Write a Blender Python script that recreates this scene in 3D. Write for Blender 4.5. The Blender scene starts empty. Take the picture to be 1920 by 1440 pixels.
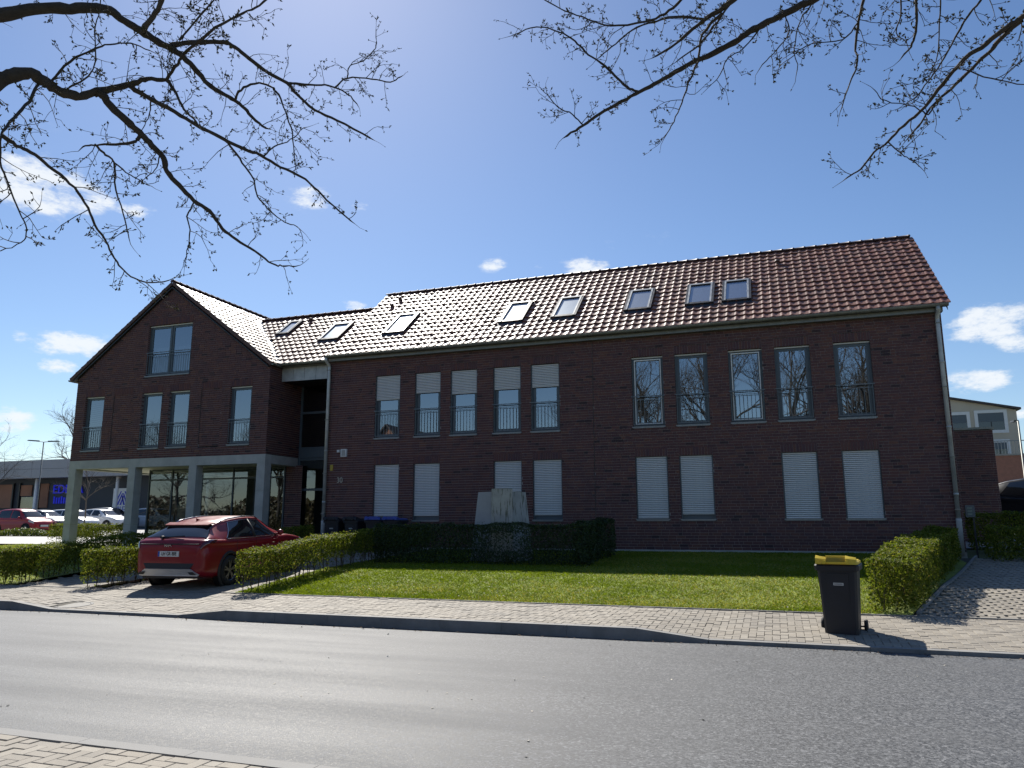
import bpy, math, random
import numpy as np
from mathutils import Vector, Matrix
R = math.radians
rng = np.random.default_rng(7)
random.seed(7)
sc = bpy.context.scene
col = sc.collection

# ---------------------------------------------------------------- camera, sky, sun, exposure
CAM = Vector((0.0, -23.1, 1.62))
PITCH, ROLL, YAW = R(10.339), R(-0.164), R(-19.18)
fw = Vector((math.sin(YAW)*math.cos(PITCH), math.cos(YAW)*math.cos(PITCH), math.sin(PITCH)))
rt = Vector((math.cos(YAW), -math.sin(YAW), 0)); up = rt.cross(fw)
r2 = rt*math.cos(ROLL)+up*math.sin(ROLL); u2 = -rt*math.sin(ROLL)+up*math.cos(ROLL)
cd = bpy.data.cameras.new('camera'); cam = bpy.data.objects.new('camera', cd); col.objects.link(cam)
cd.sensor_fit = 'HORIZONTAL'; cd.sensor_width = 36.0; cd.lens = 1412.35/1920*36.0
cd.clip_start = 0.1; cd.clip_end = 3000
cam.matrix_world = Matrix(((r2.x, u2.x, -fw.x, CAM.x), (r2.y, u2.y, -fw.y, CAM.y), (r2.z, u2.z, -fw.z, CAM.z), (0, 0, 0, 1)))
sc.camera = cam

SUN = Vector((-0.62, 0.86, 1.0)).normalized()          # towards the sun
SUN_EL = math.asin(SUN.z); SUN_AZ = math.atan2(SUN.x, SUN.y)
sl = bpy.data.lights.new('sun', 'SUN'); sl.energy = 5.0; sl.angle = R(0.5); sl.color = (1.0, 0.955, 0.88)
so = bpy.data.objects.new('sun', sl); col.objects.link(so)
so.rotation_euler = SUN.to_track_quat('Z', 'Y').to_euler(); so.location = (0, 0, 60)

sc.view_settings.view_transform = 'Standard'; sc.view_settings.look = 'None'
sc.view_settings.exposure = 0.62; sc.view_settings.gamma = 1.0; sc.view_settings.use_curve_mapping = False
sc.cycles.max_bounces = 8; sc.cycles.diffuse_bounces = 3; sc.cycles.glossy_bounces = 4
sc.cycles.transmission_bounces = 6; sc.cycles.transparent_max_bounces = 12
sc.cycles.use_denoising = True; sc.cycles.sample_clamp_indirect = 6.0

world = bpy.data.worlds.new('World'); sc.world = world; world.use_nodes = True
wn = world.node_tree.nodes; wl = world.node_tree.links; wn.clear()
def wnode(t, **kw):
    n = wn.new(t)
    for k, v in kw.items(): setattr(n, k, v)
    return n
wout = wnode('ShaderNodeOutputWorld'); wbg = wnode('ShaderNodeBackground'); wbg.inputs['Strength'].default_value = 0.070
sky = wnode('ShaderNodeTexSky', sky_type='NISHITA', sun_disc=False)
sky.sun_elevation = SUN_EL; sky.sun_rotation = SUN_AZ % (2*math.pi)
sky.altitude = 60; sky.air_density = 1.0; sky.dust_density = 0.25; sky.ozone_density = 3.0
tc = wnode('ShaderNodeTexCoord')
def wmath(op, a, b=None, clamp=False):
    n = wnode('ShaderNodeMath', operation=op); n.use_clamp = clamp
    for i, v in enumerate((a, b)):
        if v is None: continue
        if hasattr(v, 'type'): wl.new(v, n.inputs[i])
        else: n.inputs[i].default_value = v
    return n.outputs[0]
# small fair-weather clouds: (direction, radius) patches broken up by noise, plus sparse cloud all round the sky
CLOUDS = [(-0.7477, 0.5553, 0.3641, 0.0874, 1.8, 1.0), (-0.7175, 0.5971, 0.3586, 0.0542, 2.0, 0.75), (-0.6839, 0.6363, 0.3569, 0.0372, 2.0, 0.7), (-0.5253, 0.7524, 0.3974, 0.0433, 2.0, 0.75), (-0.4766, 0.7856, 0.3947, 0.027, 2.5, 0.5), (-0.7502, 0.6303, 0.1998, 0.0642, 2.6, 1.0), (-0.782, 0.5894, 0.203, 0.0237, 2.5, 0.5), (-0.7624, 0.6227, 0.1761, 0.0364, 2.6, 0.8), (-0.7954, 0.5948, 0.1159, 0.0412, 2.2, 0.9), (-0.7913, 0.6024, 0.1048, 0.0355, 2.5, 0.7), (-0.3325, 0.8827, 0.332, 0.0315, 2.2, 0.65), (-0.2835, 0.9014, 0.3272, 0.0245, 2.2, 0.5), (-0.2132, 0.9214, 0.3248, 0.0522, 2.4, 0.9), (-0.5005, 0.8207, 0.2757, 0.0276, 2.2, 0.8), (0.2359, 0.9481, 0.2132, 0.0716, 2.0, 1.0), (0.2591, 0.9462, 0.1937, 0.0412, 2.0, 0.9), (0.2227, 0.9627, 0.1535, 0.0572, 2.8, 1.0), (0.2593, 0.9585, 0.1182, 0.0293, 2, 0.8), (-0.4268, 0.6566, 0.6219, 0.0548, 1.5, 0.3)]
mask = None
for dx, dy, dz, rad, squash, dens in CLOUDS:
    s = wnode('ShaderNodeVectorMath', operation='SUBTRACT'); wl.new(tc.outputs['Generated'], s.inputs[0]); s.inputs[1].default_value = (dx, dy, dz)
    m = wnode('ShaderNodeVectorMath', operation='MULTIPLY'); wl.new(s.outputs[0], m.inputs[0]); m.inputs[1].default_value = (1, 1, squash)
    L = wnode('ShaderNodeVectorMath', operation='LENGTH'); wl.new(m.outputs[0], L.inputs[0])
    mr = wnode('ShaderNodeMapRange', interpolation_type='SMOOTHSTEP'); wl.new(L.outputs['Value'], mr.inputs['Value'])
    mr.inputs['From Min'].default_value = rad; mr.inputs['From Max'].default_value = rad*0.15
    mr.inputs['To Min'].default_value = 0; mr.inputs['To Max'].default_value = dens
    mask = mr.outputs[0] if mask is None else wmath('MAXIMUM', mask, mr.outputs[0])
mp = wnode('ShaderNodeMapping'); wl.new(tc.outputs['Generated'], mp.inputs[0]); mp.inputs['Scale'].default_value = (1, 1, 2.4)
ns = wnode('ShaderNodeTexNoise'); wl.new(mp.outputs[0], ns.inputs['Vector']); ns.inputs['Scale'].default_value = 19; ns.inputs['Detail'].default_value = 9; ns.inputs['Roughness'].default_value = 0.67
nb = wnode('ShaderNodeTexNoise'); wl.new(mp.outputs[0], nb.inputs['Vector']); nb.inputs['Scale'].default_value = 3.2; nb.inputs['Detail'].default_value = 3
cov = wnode('ShaderNodeMapRange', interpolation_type='SMOOTHSTEP'); wl.new(nb.outputs['Fac'], cov.inputs['Value'])
cov.inputs['From Min'].default_value = 0.62; cov.inputs['From Max'].default_value = 0.8; cov.inputs['To Max'].default_value = 0.3
tot = wmath('MAXIMUM', mask, cov.outputs[0])
edge = wmath('ADD', wmath('MULTIPLY', tot, 0.85), wmath('MULTIPLY', wmath('SUBTRACT', ns.outputs['Fac'], 0.5), 2.9))
cf = wnode('ShaderNodeMapRange', interpolation_type='SMOOTHSTEP'); wl.new(edge, cf.inputs['Value'])
cf.inputs['From Min'].default_value = 0.25; cf.inputs['From Max'].default_value = 0.95; cf.inputs['To Max'].default_value = 0.92
cf2 = wmath('MULTIPLY', cf.outputs[0], wmath('MULTIPLY', tot, 2.2, True), True)
cm = wnode('ShaderNodeMix', data_type='RGBA'); hs = wnode('ShaderNodeHueSaturation'); hs.inputs['Hue'].default_value = .504; hs.inputs['Saturation'].default_value = 1.10; hs.inputs['Value'].default_value = 1.08; wl.new(sky.outputs[0], hs.inputs['Color']); wl.new(cf2, cm.inputs[0]); wl.new(hs.outputs[0], cm.inputs[6]); cm.inputs[7].default_value = (8.6, 9.0, 9.4, 1)
wl.new(cm.outputs[2], wbg.inputs['Color']); wl.new(wbg.outputs[0], wout.inputs['Surface'])

# ---------------------------------------------------------------- helpers
def smooth(a, b, x):
    t = min(max((x-a)/(b-a), 0), 1); return t*t*(3-2*t)
HY = [-9.7, -8, -6.4, -3, 0, 14, 30, 200]; HZ = [.17, .335, .48, .62, .72, .98, 1.15, 1.2]
def H(x, y):
    z = float(np.interp(y, HY, HZ))
    z -= .11*smooth(-17.2, -16.9, x)*(1-smooth(-11.0, -10.75, x))*smooth(-9.7, -7.0, y)*(1-smooth(-5, -.5, y))
    return z - .10*smooth(1.5, 3.5, x)*smooth(-9.7, -7.5, y)*(1-smooth(-4, 0, y))
def kerb_top(x):            # dropped at the two crossings
    z = .03
    z = max(z, .03+.11*min(max(-13-x, 0), 1))
    return max(z, .03+.11*min(max(x+10, 0), 1)*min(max(-1-x, 0), 1))
def pave_z(x, y):           # far pavement between kerb (y -12.0) and plots (y -9.7)
    t = min(max((y+12.0)/2.3, 0), 1); k = kerb_top(x); return k+(H(x, -9.7)-k)*t

class MB:
    def __init__(s): s.v = []; s.f = []; s.t = []
    def add(s, vs, fs, t=0.0):
        b = len(s.v); s.v.extend(tuple(v) for v in vs); s.f.extend(tuple(i+b for i in f) for f in fs); s.t.extend([t]*len(fs))
    def box(s, x0, x1, y0, y1, z0, z1, t=0.0):
        s.add([(x0,y0,z0),(x1,y0,z0),(x1,y1,z0),(x0,y1,z0),(x0,y0,z1),(x1,y0,z1),(x1,y1,z1),(x0,y1,z1)],
              [(0,3,2,1),(4,5,6,7),(0,1,5,4),(1,2,6,5),(2,3,7,6),(3,0,4,7)], t)
    def obox(s, c, ax, ay, az, hx, hy, hz, t=0.0):
        c = Vector(c); ax = Vector(ax)*hx; ay = Vector(ay)*hy; az = Vector(az)*hz
        s.add([c-ax-ay-az, c+ax-ay-az, c+ax+ay-az, c-ax+ay-az, c-ax-ay+az, c+ax-ay+az, c+ax+ay+az, c-ax+ay+az],
              [(0,3,2,1),(4,5,6,7),(0,1,5,4),(1,2,6,5),(2,3,7,6),(3,0,4,7)], t)
    def quad(s, a, b, c, d, t=0.0): s.add([a, b, c, d], [(0,1,2,3)], t)
    def tube(s, pts, rad, n=8, cap=True, t=0.0):
        pts = [Vector(p) for p in pts]; rads = rad if hasattr(rad, '__len__') else [rad]*len(pts)
        b = len(s.v); ref = None
        for i, p in enumerate(pts):
            d = (pts[min(i+1, len(pts)-1)]-pts[max(i-1, 0)])
            d = d.normalized() if d.length > 1e-9 else Vector((0, 0, 1))
            if ref is None: ref = Vector((0, 0, 1)) if abs(d.z) < .9 else Vector((1, 0, 0))
            u = d.cross(ref).normalized(); w = d.cross(u).normalized(); ref = w if False else ref
            for k in range(n):
                a = 2*math.pi*k/n; q = p+(u*math.cos(a)+w*math.sin(a))*rads[i]; s.v.append((q.x, q.y, q.z))
        for i in range(len(pts)-1):
            for k in range(n):
                k2 = (k+1) % n; s.f.append((b+i*n+k, b+i*n+k2, b+(i+1)*n+k2, b+(i+1)*n+k)); s.t.append(t)
        if cap:
            s.f.append(tuple(b+k for k in range(n))[::-1]); s.t.append(t)
            e = b+(len(pts)-1)*n; s.f.append(tuple(e+k for k in range(n))); s.t.append(t)
    def lathe(s, c, prof, n=16, axis='z', t=0.0):
        b = len(s.v); c = Vector(c)
        for r_, h in prof:
            for k in range(n):
                a = 2*math.pi*k/n; ca, sa = math.cos(a)*r_, math.sin(a)*r_
                q = (c.x+ca, c.y+sa, c.z+h) if axis == 'z' else ((c.x+h, c.y+ca, c.z+sa) if axis == 'x' else (c.x+ca, c.y+h, c.z+sa))
                s.v.append(q)
        for i in range(len(prof)-1):
            for k in range(n):
                k2 = (k+1) % n; s.f.append((b+i*n+k, b+i*n+k2, b+(i+1)*n+k2, b+(i+1)*n+k)); s.t.append(t)
    def grid(s, fn, nu, nv, t=0.0):
        b = len(s.v)
        for j in range(nv+1):
            for i in range(nu+1): s.v.append(tuple(fn(i/nu, j/nv)))
        for j in range(nv):
            for i in range(nu):
                a = b+j*(nu+1)+i; s.f.append((a, a+1, a+nu+2, a+nu+1)); s.t.append(t)
    def mesh(s, name, mat, sm=False):
        me = bpy.data.meshes.new(name); me.from_pydata(s.v, [], s.f)
        if any(s.t):
            at = me.attributes.new('tint', 'FLOAT', 'FACE'); at.data.foreach_set('value', np.array(s.t, np.float32))
        if sm: me.polygons.foreach_set('use_smooth', np.ones(len(me.polygons), bool))
        if mat: me.materials.append(mat)
        me.update(); return me
    def build(s, name, mat, parent=None, sm=False, loc=None): return link(name, s.mesh(name, mat, sm), parent, loc)

def link(name, data, parent=None, loc=None):
    o = bpy.data.objects.new(name, data); col.objects.link(o)
    if loc is not None: o.location = loc
    if parent is not None: setpar(o, parent)
    return o
def setpar(o, p):       # geometry made in world coordinates under a thing whose Empty stands at its base
    o.parent = p
    if p.get('_world'): o.matrix_parent_inverse = Matrix.Translation(-Vector(p.location))
def tag(o, label=None, cat=None, group=None, kind=None):
    for k, v in (('label', label), ('category', cat), ('group', group), ('kind', kind)):
        if v: o[k] = v
    return o
def thing(name, loc, label, cat, group=None, rz=0, world=False):
    o = bpy.data.objects.new(name, None); col.objects.link(o); o.location = loc; o.rotation_euler = (0, 0, rz); o.empty_display_size = .3
    if world: o['_world'] = 1
    return tag(o, label, cat, group)
def copy_tree(o, parent=None):
    c = o.copy(); col.objects.link(c)
    if parent is not None: c.parent = parent
    for ch in [x for x in bpy.data.objects if x.parent is o]: copy_tree(ch, c)
    return c
def big_mesh(name, V, F, mat, tint=None, parent=None, sm=False):     # numpy verts (n,3), faces (m,k)
    me = bpy.data.meshes.new(name); V = np.asarray(V, np.float32); F = np.asarray(F, np.int32); m, k = F.shape
    me.vertices.add(len(V)); me.vertices.foreach_set('co', V.ravel())
    me.loops.add(m*k); me.loops.foreach_set('vertex_index', F.ravel())
    me.polygons.add(m); me.polygons.foreach_set('loop_start', np.arange(0, m*k, k, dtype=np.int32))
    me.polygons.foreach_set('use_smooth', np.full(m, bool(sm)))
    if tint is not None:
        at = me.attributes.new('tint', 'FLOAT', 'FACE'); at.data.foreach_set('value', np.asarray(tint, np.float32))
    me.materials.append(mat); me.update(calc_edges=True); me.validate()
    return link(name, me, parent)

# ---------------------------------------------------------------- materials
class NT:
    def __init__(s, name):
        s.m = bpy.data.materials.new(name); s.m.use_nodes = True; s.t = s.m.node_tree; s.t.nodes.clear()
        s.out = s.n('ShaderNodeOutputMaterial')
    def n(s, t, ins=None, **kw):
        x = s.t.nodes.new(t)
        for k, v in kw.items(): setattr(x, k, v)
        for k, v in (ins or {}).items(): s.set(x.inputs[k], v)
        return x
    def set(s, sock, v):
        if hasattr(v, 'is_output'): s.t.links.new(v, sock)
        elif isinstance(v, tuple) and len(v) == 3 and sock.type == 'RGBA': sock.default_value = (*v, 1)
        else: sock.default_value = v
    def coord(s, world=False): return s.n('ShaderNodeNewGeometry').outputs['Position'] if world else s.n('ShaderNodeTexCoord').outputs['Object']
    def noise(s, scale, detail=4, rough=.55, vec=None, dist=0):
        return s.n('ShaderNodeTexNoise', {'Vector': vec or s.coord(), 'Scale': scale, 'Detail': detail, 'Roughness': rough, 'Distortion': dist}).outputs['Fac']
    def math(s, op, a, b=0.0, clamp=False):
        x = s.n('ShaderNodeMath', operation=op); x.use_clamp = clamp; s.set(x.inputs[0], a); s.set(x.inputs[1], b); return x.outputs[0]
    def rng(s, v, a, b, c, d): return s.n('ShaderNodeMapRange', {'Value': v, 'From Min': a, 'From Max': b, 'To Min': c, 'To Max': d}).outputs[0]
    def mix(s, f, a, b, mode='MIX'):
        x = s.n('ShaderNodeMix', data_type='RGBA', blend_type=mode); s.set(x.inputs[0], f); s.set(x.inputs[6], a); s.set(x.inputs[7], b); return x.outputs[2]
    def ramp(s, f, stops, interp='LINEAR'):
        x = s.n('ShaderNodeValToRGB', {'Fac': f}); e = x.color_ramp; e.interpolation = interp
        while len(e.elements) < len(stops): e.elements.new(.5)
        for el, (p, c) in zip(e.elements, stops): el.position = p; el.color = (*c, 1)
        return x.outputs[0]
    def tint(s):
        a = s.n('ShaderNodeAttribute', attribute_name='tint').outputs['Fac']; o = s.n('ShaderNodeObjectInfo').outputs['Random']
        return s.math('FRACT', s.math('ADD', a, o))
    def bump(s, h, strength=.3, dist=.01): return s.n('ShaderNodeBump', {'Height': h, 'Strength': strength, 'Distance': dist}).outputs[0]
    def pbr(s, color, rough=.6, metal=0.0, spec=.5, normal=None, coat=0.0, **kw):
        p = s.n('ShaderNodeBsdfPrincipled', {'Base Color': color, 'Roughness': rough, 'Metallic': metal, 'Specular IOR Level': spec, 'Coat Weight': coat, **kw})
        if normal is not None: s.set(p.inputs['Normal'], normal)
        return p
    def end(s, sh): s.t.links.new(sh.outputs[0], s.out.inputs['Surface']); return s.m
def scale3(c, k): return tuple(v*k for v in c)
def simple(name, color, rough=.6, metal=0.0, spec=.5, var=.15, vscale=6.0, bump=0.0, bscale=60.0, coat=0.0, world=False, **kw):
    t = NT(name); v = t.coord(world); nz = t.noise(vscale, 5, .6, v)
    c = t.mix(t.rng(nz, .3, .7, 0, 1), scale3(color, 1-var), scale3(color, 1+var))
    nrm = t.bump(t.noise(bscale, 3, .6, v), bump, .01) if bump else None
    rr = t.rng(nz, .3, .7, max(rough-.07, .02), min(rough+.07, 1)) if var else rough
    return t.end(t.pbr(c, rr, metal, spec, nrm, coat, **kw))
def leafy(name, stops, transl=.4, rough=.45, spec=.35):
    t = NT(name); c = t.ramp(t.tint(), stops)
    p = t.pbr(c, rough, 0, spec); tr = t.n('ShaderNodeBsdfTranslucent', {'Color': t.mix(1.0, c, (1.0, 1.0, .55), 'MULTIPLY')})
    mx = t.n('ShaderNodeMixShader', {0: transl}); t.t.links.new(p.outputs[0], mx.inputs[1]); t.t.links.new(tr.outputs[0], mx.inputs[2])
    return t.end(mx)

M = {}
# clinker bricks: each its own tint
t = NT('clinker_brick'); g = t.noise(55, 4, .7, t.coord(True))
c = t.ramp(t.tint(), [(0, (.050,.034,.040)), (.04, (.062,.040,.046)), (.07, (.098,.052,.056)), (.4, (.115,.060,.062)), (.62, (.140,.067,.060)), (.8, (.098,.057,.066)), (.93, (.158,.079,.062)), (1, (.111,.054,.055))])
big = t.noise(.35, 4, .6, t.coord(True)); c = t.mix(t.rng(big, .3, .7, 0, .35), c, t.mix(1.0, c, (1.25, 1.12, .95), 'MULTIPLY'))
c = t.mix(t.rng(g, .25, .75, 0, 1), t.mix(1.0, c, (.72,.72,.74), 'MULTIPLY'), t.mix(1.0, c, (1.25,1.22,1.2), 'MULTIPLY'))
M['brick'] = t.end(t.pbr(c, .74, 0, .2, t.bump(g, .35, .004)))
M['mortar'] = simple('mortar', (.33, .29, .28), .95, var=.25, vscale=3, bump=.3, bscale=90, world=True)
# far brick walls, too small to pick apart
t = NT('distant_brick'); br = t.n('ShaderNodeTexBrick', {'Vector': t.n('ShaderNodeMapping', {'Vector': t.coord(True), 'Rotation': (R(90), 0, 0)}).outputs[0], 'Color1': (.13,.058,.05), 'Color2': (.09,.042,.042), 'Mortar': (.2,.17,.16), 'Scale': 1.0, 'Mortar Size': .012, 'Brick Width': .25, 'Row Height': .083})
M['far_brick'] = t.end(t.pbr(br.outputs[0], .8, 0, .3))
M['concrete'] = simple('cast_concrete', (.40, .395, .375), .85, var=.16, vscale=2.2, bump=.25, bscale=70, world=True)
t = NT('stained_concrete'); v = t.coord(True)
st = t.n('ShaderNodeMapping', {'Vector': v, 'Scale': (9, 9, .9)}).outputs[0]; stn = t.noise(2.2, 5, .65, st)
c = t.mix(t.rng(t.noise(3, 5, .6, v), .3, .7, 0, 1), (.30,.30,.29), (.42,.42,.40)); c = t.mix(t.rng(stn, .53, .64, 0, .9), c, (.065,.072,.040))
M['stained'] = t.end(t.pbr(c, .85, 0, .3, t.bump(t.noise(60, 4, .6, v), .3, .006)))
M['frame'] = simple('slate_window_frame', (.085, .108, .125), .42, var=.06, vscale=9, spec=.5)
M['rail'] = simple('galvanised_rail', (.16, .18, .195), .4, .6, var=.15, vscale=20)
M['screen'] = simple('white_screen_frame', (.80, .80, .78), .5, var=.05)
M['sill'] = simple('grey_metal_sill', (.24, .25, .255), .4, .5, var=.12)
M['slat'] = simple('light_shutter_slat', (.66, .655, .64), .45, var=.05, vscale=14)
M['zinc'] = simple('weathered_zinc', (.44, .45, .44), .45, .35, var=.22, vscale=4)
M['gutter'] = simple('zinc_gutter', (.22, .225, .205), .5, .5, var=.22, vscale=5)
t = NT('roof_tile'); v = t.coord(True); tn = t.tint()
c = t.ramp(tn, [(0, (.155,.058,.037)), (.35, (.21,.080,.050)), (.6, (.18,.066,.042)), (.85, (.25,.105,.064)), (1, (.14,.060,.045))])
c = t.mix(t.rng(t.noise(2.2, 5, .65, v), .45, .75, 0, .5), c, (.14,.10,.075))
M['tile'] = t.end(t.pbr(c, t.rng(t.noise(14, 4, .6, v), .3, .7, .42, .56), 0, .42, t.bump(t.noise(120, 3, .6, v), .12, .003)))
M['ridge'] = simple('ridge_tile_clay', (.095, .045, .032), .55, var=.25, vscale=5)
M['underlay'] = simple('roof_underlay', (.03, .028, .027), .9, var=.1)
M['soffit'] = simple('cream_soffit', (.62, .58, .48), .8, var=.05)
M['dark_metal'] = simple('black_metal', (.018, .019, .021), .42, var=.1)
M['white_plastic'] = simple('white_plastic', (.62, .62, .6), .45, var=.06)
def glass(name, refl=.32, tr=(.62, .68, .70), rough=.01, glow=(.88, .95, 1.0)):
    t = NT(name); g = t.n('ShaderNodeBsdfGlossy', {'Color': glow, 'Roughness': rough}); r_ = t.n('ShaderNodeBsdfTransparent', {'Color': tr})
    f = t.n('ShaderNodeFresnel', {'IOR': 1.5}).outputs[0]
    mx = t.n('ShaderNodeMixShader', {0: t.math('ADD', t.math('MULTIPLY', f, .8), refl, True)})
    w = t.bump(t.noise(.9, 2, .5, t.coord(True)), .02, .05); t.set(g.inputs['Normal'], w)
    t.t.links.new(r_.outputs[0], mx.inputs[1]); t.t.links.new(g.outputs[0], mx.inputs[2]); return t.end(mx)
M['glass'] = glass('window_glass', .30)
M['shop_glass'] = glass('shop_glass', .14, (.42, .47, .46))
M['sky_glass'] = glass('skylight_glass', .40, (.85, .9, .9), .30)
M['blind'] = simple('white_roof_blind', (.72, .73, .73), .85, var=.04)
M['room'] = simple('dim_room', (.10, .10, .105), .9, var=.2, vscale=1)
M['curtain'] = simple('pale_curtain', (.30, .31, .32), .9, var=.08, vscale=8)
# ground
t = NT('asphalt'); v = t.coord(True); sp = t.noise(48, 4, .8, v); sf = t.noise(130, 3, .7, v); lg = t.noise(.7, 5, .6, v)
strk = t.noise(1.5, 4, .6, t.n('ShaderNodeMapping', {'Vector': v, 'Scale': (.12, 1.1, 1)}).outputs[0])
vo = t.n('ShaderNodeTexVoronoi', {'Vector': v, 'Scale': 58.0}); cell = t.n('ShaderNodeSeparateColor', {0: vo.outputs['Color']}).outputs[0]
c = t.ramp(cell, [(0, (.024,.025,.028)), (.45, (.068,.071,.075)), (.85, (.122,.125,.130)), (1, (.19,.192,.197))])
c = t.mix(t.rng(sf, .3, .7, 0, 1), t.mix(1.0, c, (.62,.62,.63), 'MULTIPLY'), t.mix(1.0, c, (1.35,1.35,1.33), 'MULTIPLY'))
c = t.mix(t.rng(strk, .40, .64, 0, .30), c, (.062,.064,.067)); c = t.mix(t.rng(lg, .45, .75, 0, .18), c, (.14,.139,.137))
rr = t.math('ADD', t.rng(strk, .36, .66, .61, .69), t.rng(cell, 0, 1, -.08, .10))
M['asphalt'] = t.end(t.pbr(c, rr, 0, .38, t.bump(t.math('ADD', sp, cell), .5, .006)))
t = NT('paving_block'); v = t.coord(True); c = t.ramp(t.tint(), [(0, (.235,.208,.170)), (.4, (.285,.254,.208)), (.75, (.255,.224,.180)), (1, (.325,.292,.240))])
c = t.mix(t.rng(t.noise(1.1, 6, .65, v), .46, .72, 0, .55), c, (.17,.158,.14)); c = t.mix(t.rng(t.noise(150, 3, .7, v), .35, .65, 0, 1), t.mix(1.0, c, (.80,.80,.80), 'MULTIPLY'), t.mix(1.0, c, (1.15,1.15,1.14), 'MULTIPLY'))
M['paver'] = t.end(t.pbr(c, .78, 0, .4, t.bump(t.noise(140, 3, .7, v), .4, .004)))
M['joint'] = simple('sand_joint', (.085, .076, .060), .95, var=.35, vscale=9, world=True)
M['soil_joint'] = simple('soil_and_moss_joint', (.05, .048, .03), .95, var=.4, vscale=12, world=True)
M['kerb'] = simple('concrete_kerb', (.21, .205, .195), .8, var=.25, vscale=3, bump=.3, bscale=80, world=True)
M['soil'] = simple('lawn_soil', (.075, .090, .026), .95, var=.35, vscale=5, bump=.5, bscale=30, world=True)
M['thatch'] = simple('lawn_thatch', (.165, .205, .026), .95, var=.30, vscale=2.2, bump=.6, bscale=55, world=True)
M['bright_path'] = simple('pale_concrete_path', (.42, .41, .385), .8, var=.08, vscale=1, world=True)
M['lot'] = simple('parking_paving', (.30, .295, .28), .8, var=.12, vscale=.8, world=True)
M['grass'] = leafy('grass_blade', [(0, (.125,.180,.010)), (.35, (.195,.255,.015)), (.7, (.265,.305,.024)), (.92, (.34,.32,.05)), (1, (.42,.35,.12))], .55, .6, .2)
M['hedge'] = leafy('privet_leaf', [(0, (.058,.085,.010)), (.35, (.105,.140,.016)), (.7, (.165,.200,.026)), (.92, (.25,.26,.045)), (1, (.25,.19,.06))], .5, .6, .2)
M['darkhedge'] = leafy('yew_leaf', [(0, (.016,.034,.010)), (.5, (.028,.055,.014)), (.9, (.045,.075,.02)), (1, (.07,.085,.03))], .25, .4, .4)
M['shrub'] = leafy('ground_shrub_leaf', [(0, (.06,.10,.02)), (.6, (.12,.16,.03)), (1, (.22,.22,.05))], .35)
M['twig'] = simple('hedge_twig', (.075, .058, .042), .9, var=.3, vscale=20)
M['bark'] = simple('dark_bark', (.050, .042, .035), .9, var=.35, vscale=14, bump=.6, bscale=45)
M['palebark'] = simple('pale_bark', (.15, .125, .10), .9, var=.3, vscale=10)
M['bud'] = simple('leaf_bud', (.075, .068, .030), .95, spec=.1, var=.25, vscale=30)
# ================================================================ the ground
def sheet(name, xs, ys, zf, mat):
    mb = MB(); nx, ny = len(xs), len(ys)
    mb.v = [(x, y, zf(x, y)) for y in ys for x in xs]
    mb.f = [(j*nx+i, j*nx+i+1, (j+1)*nx+i+1, (j+1)*nx+i) for j in range(ny-1) for i in range(nx-1)]; mb.t = [0]*len(mb.f)
    return tag(mb.build(name, mat, sm=True), kind='structure')
def lin(a, b, n): return [a+(b-a)*i/n for i in range(n+1)]
# base terrain to the horizon (below every other surface)
def base_z(x, y):
    if y > -9.7: return H(x, y)-(.16 if y < .1 else .05)
    return -.16
sheet('ground', [-900, -300, -120]+lin(-70, 40, 44)+[80, 200, 900], [-700, -200, -60, -30, -12.6, -12.1, -9.75, -9.6]+lin(-9, 0, 12)+lin(2, 40, 12)+[80, 200, 900], base_z, M['soil'])
def road_z(x, y): return float(np.interp(y, [-18.4, -15.2, -12.15], [.0, .035, -.02]))
sheet('road', lin(-120, 80, 100), lin(-18.42, -12.12, 10), road_z, M['asphalt'])
# kerbs: far side real step, near side flush strip; each stone a piece
def kerb(name, y0, y1, zf, zb, x0, x1, L=1.0):
    root = None; mb0 = MB(); mb0.box(-L/2+.002, L/2-.002, y0, y1, -.25, 0)
    me = mb0.mesh('kerb_stone', M['kerb'])
    k = 0; x = x0; root = MB(); rest = MB()
    while x < x1:
        za, zb_ = zf(x), zf(x+L); c = x+L/2
        if -16 < c < 6 and root is not None:
            o = link('kerb_stone', me); o.location = (c, 0, (za+zb_)/2); o.rotation_euler = (0, -math.atan2(zb_-za, L), 0); yield_list.append(o)
        else: rest.add([(x, y0, -.25), (x+L, y0, -.25), (x+L, y1, -.25), (x, y1, -.25), (x, y0, za), (x+L, y0, zb_), (x+L, y1, zb_), (x, y1, za)], [(4,5,6,7),(0,1,5,4),(2,3,7,6)])
        x += L
    o = rest.build(name, M['kerb']); tag(o, kind='structure')
    for c in yield_list: c.parent = o
    yield_list.clear(); return o
yield_list = []
kerb('kerb', -12.12, -11.99, kerb_top, 0, -60, 40)
kerb('near_kerb', -18.55, -18.42, lambda x: .022, 0, -60, 40)

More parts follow.
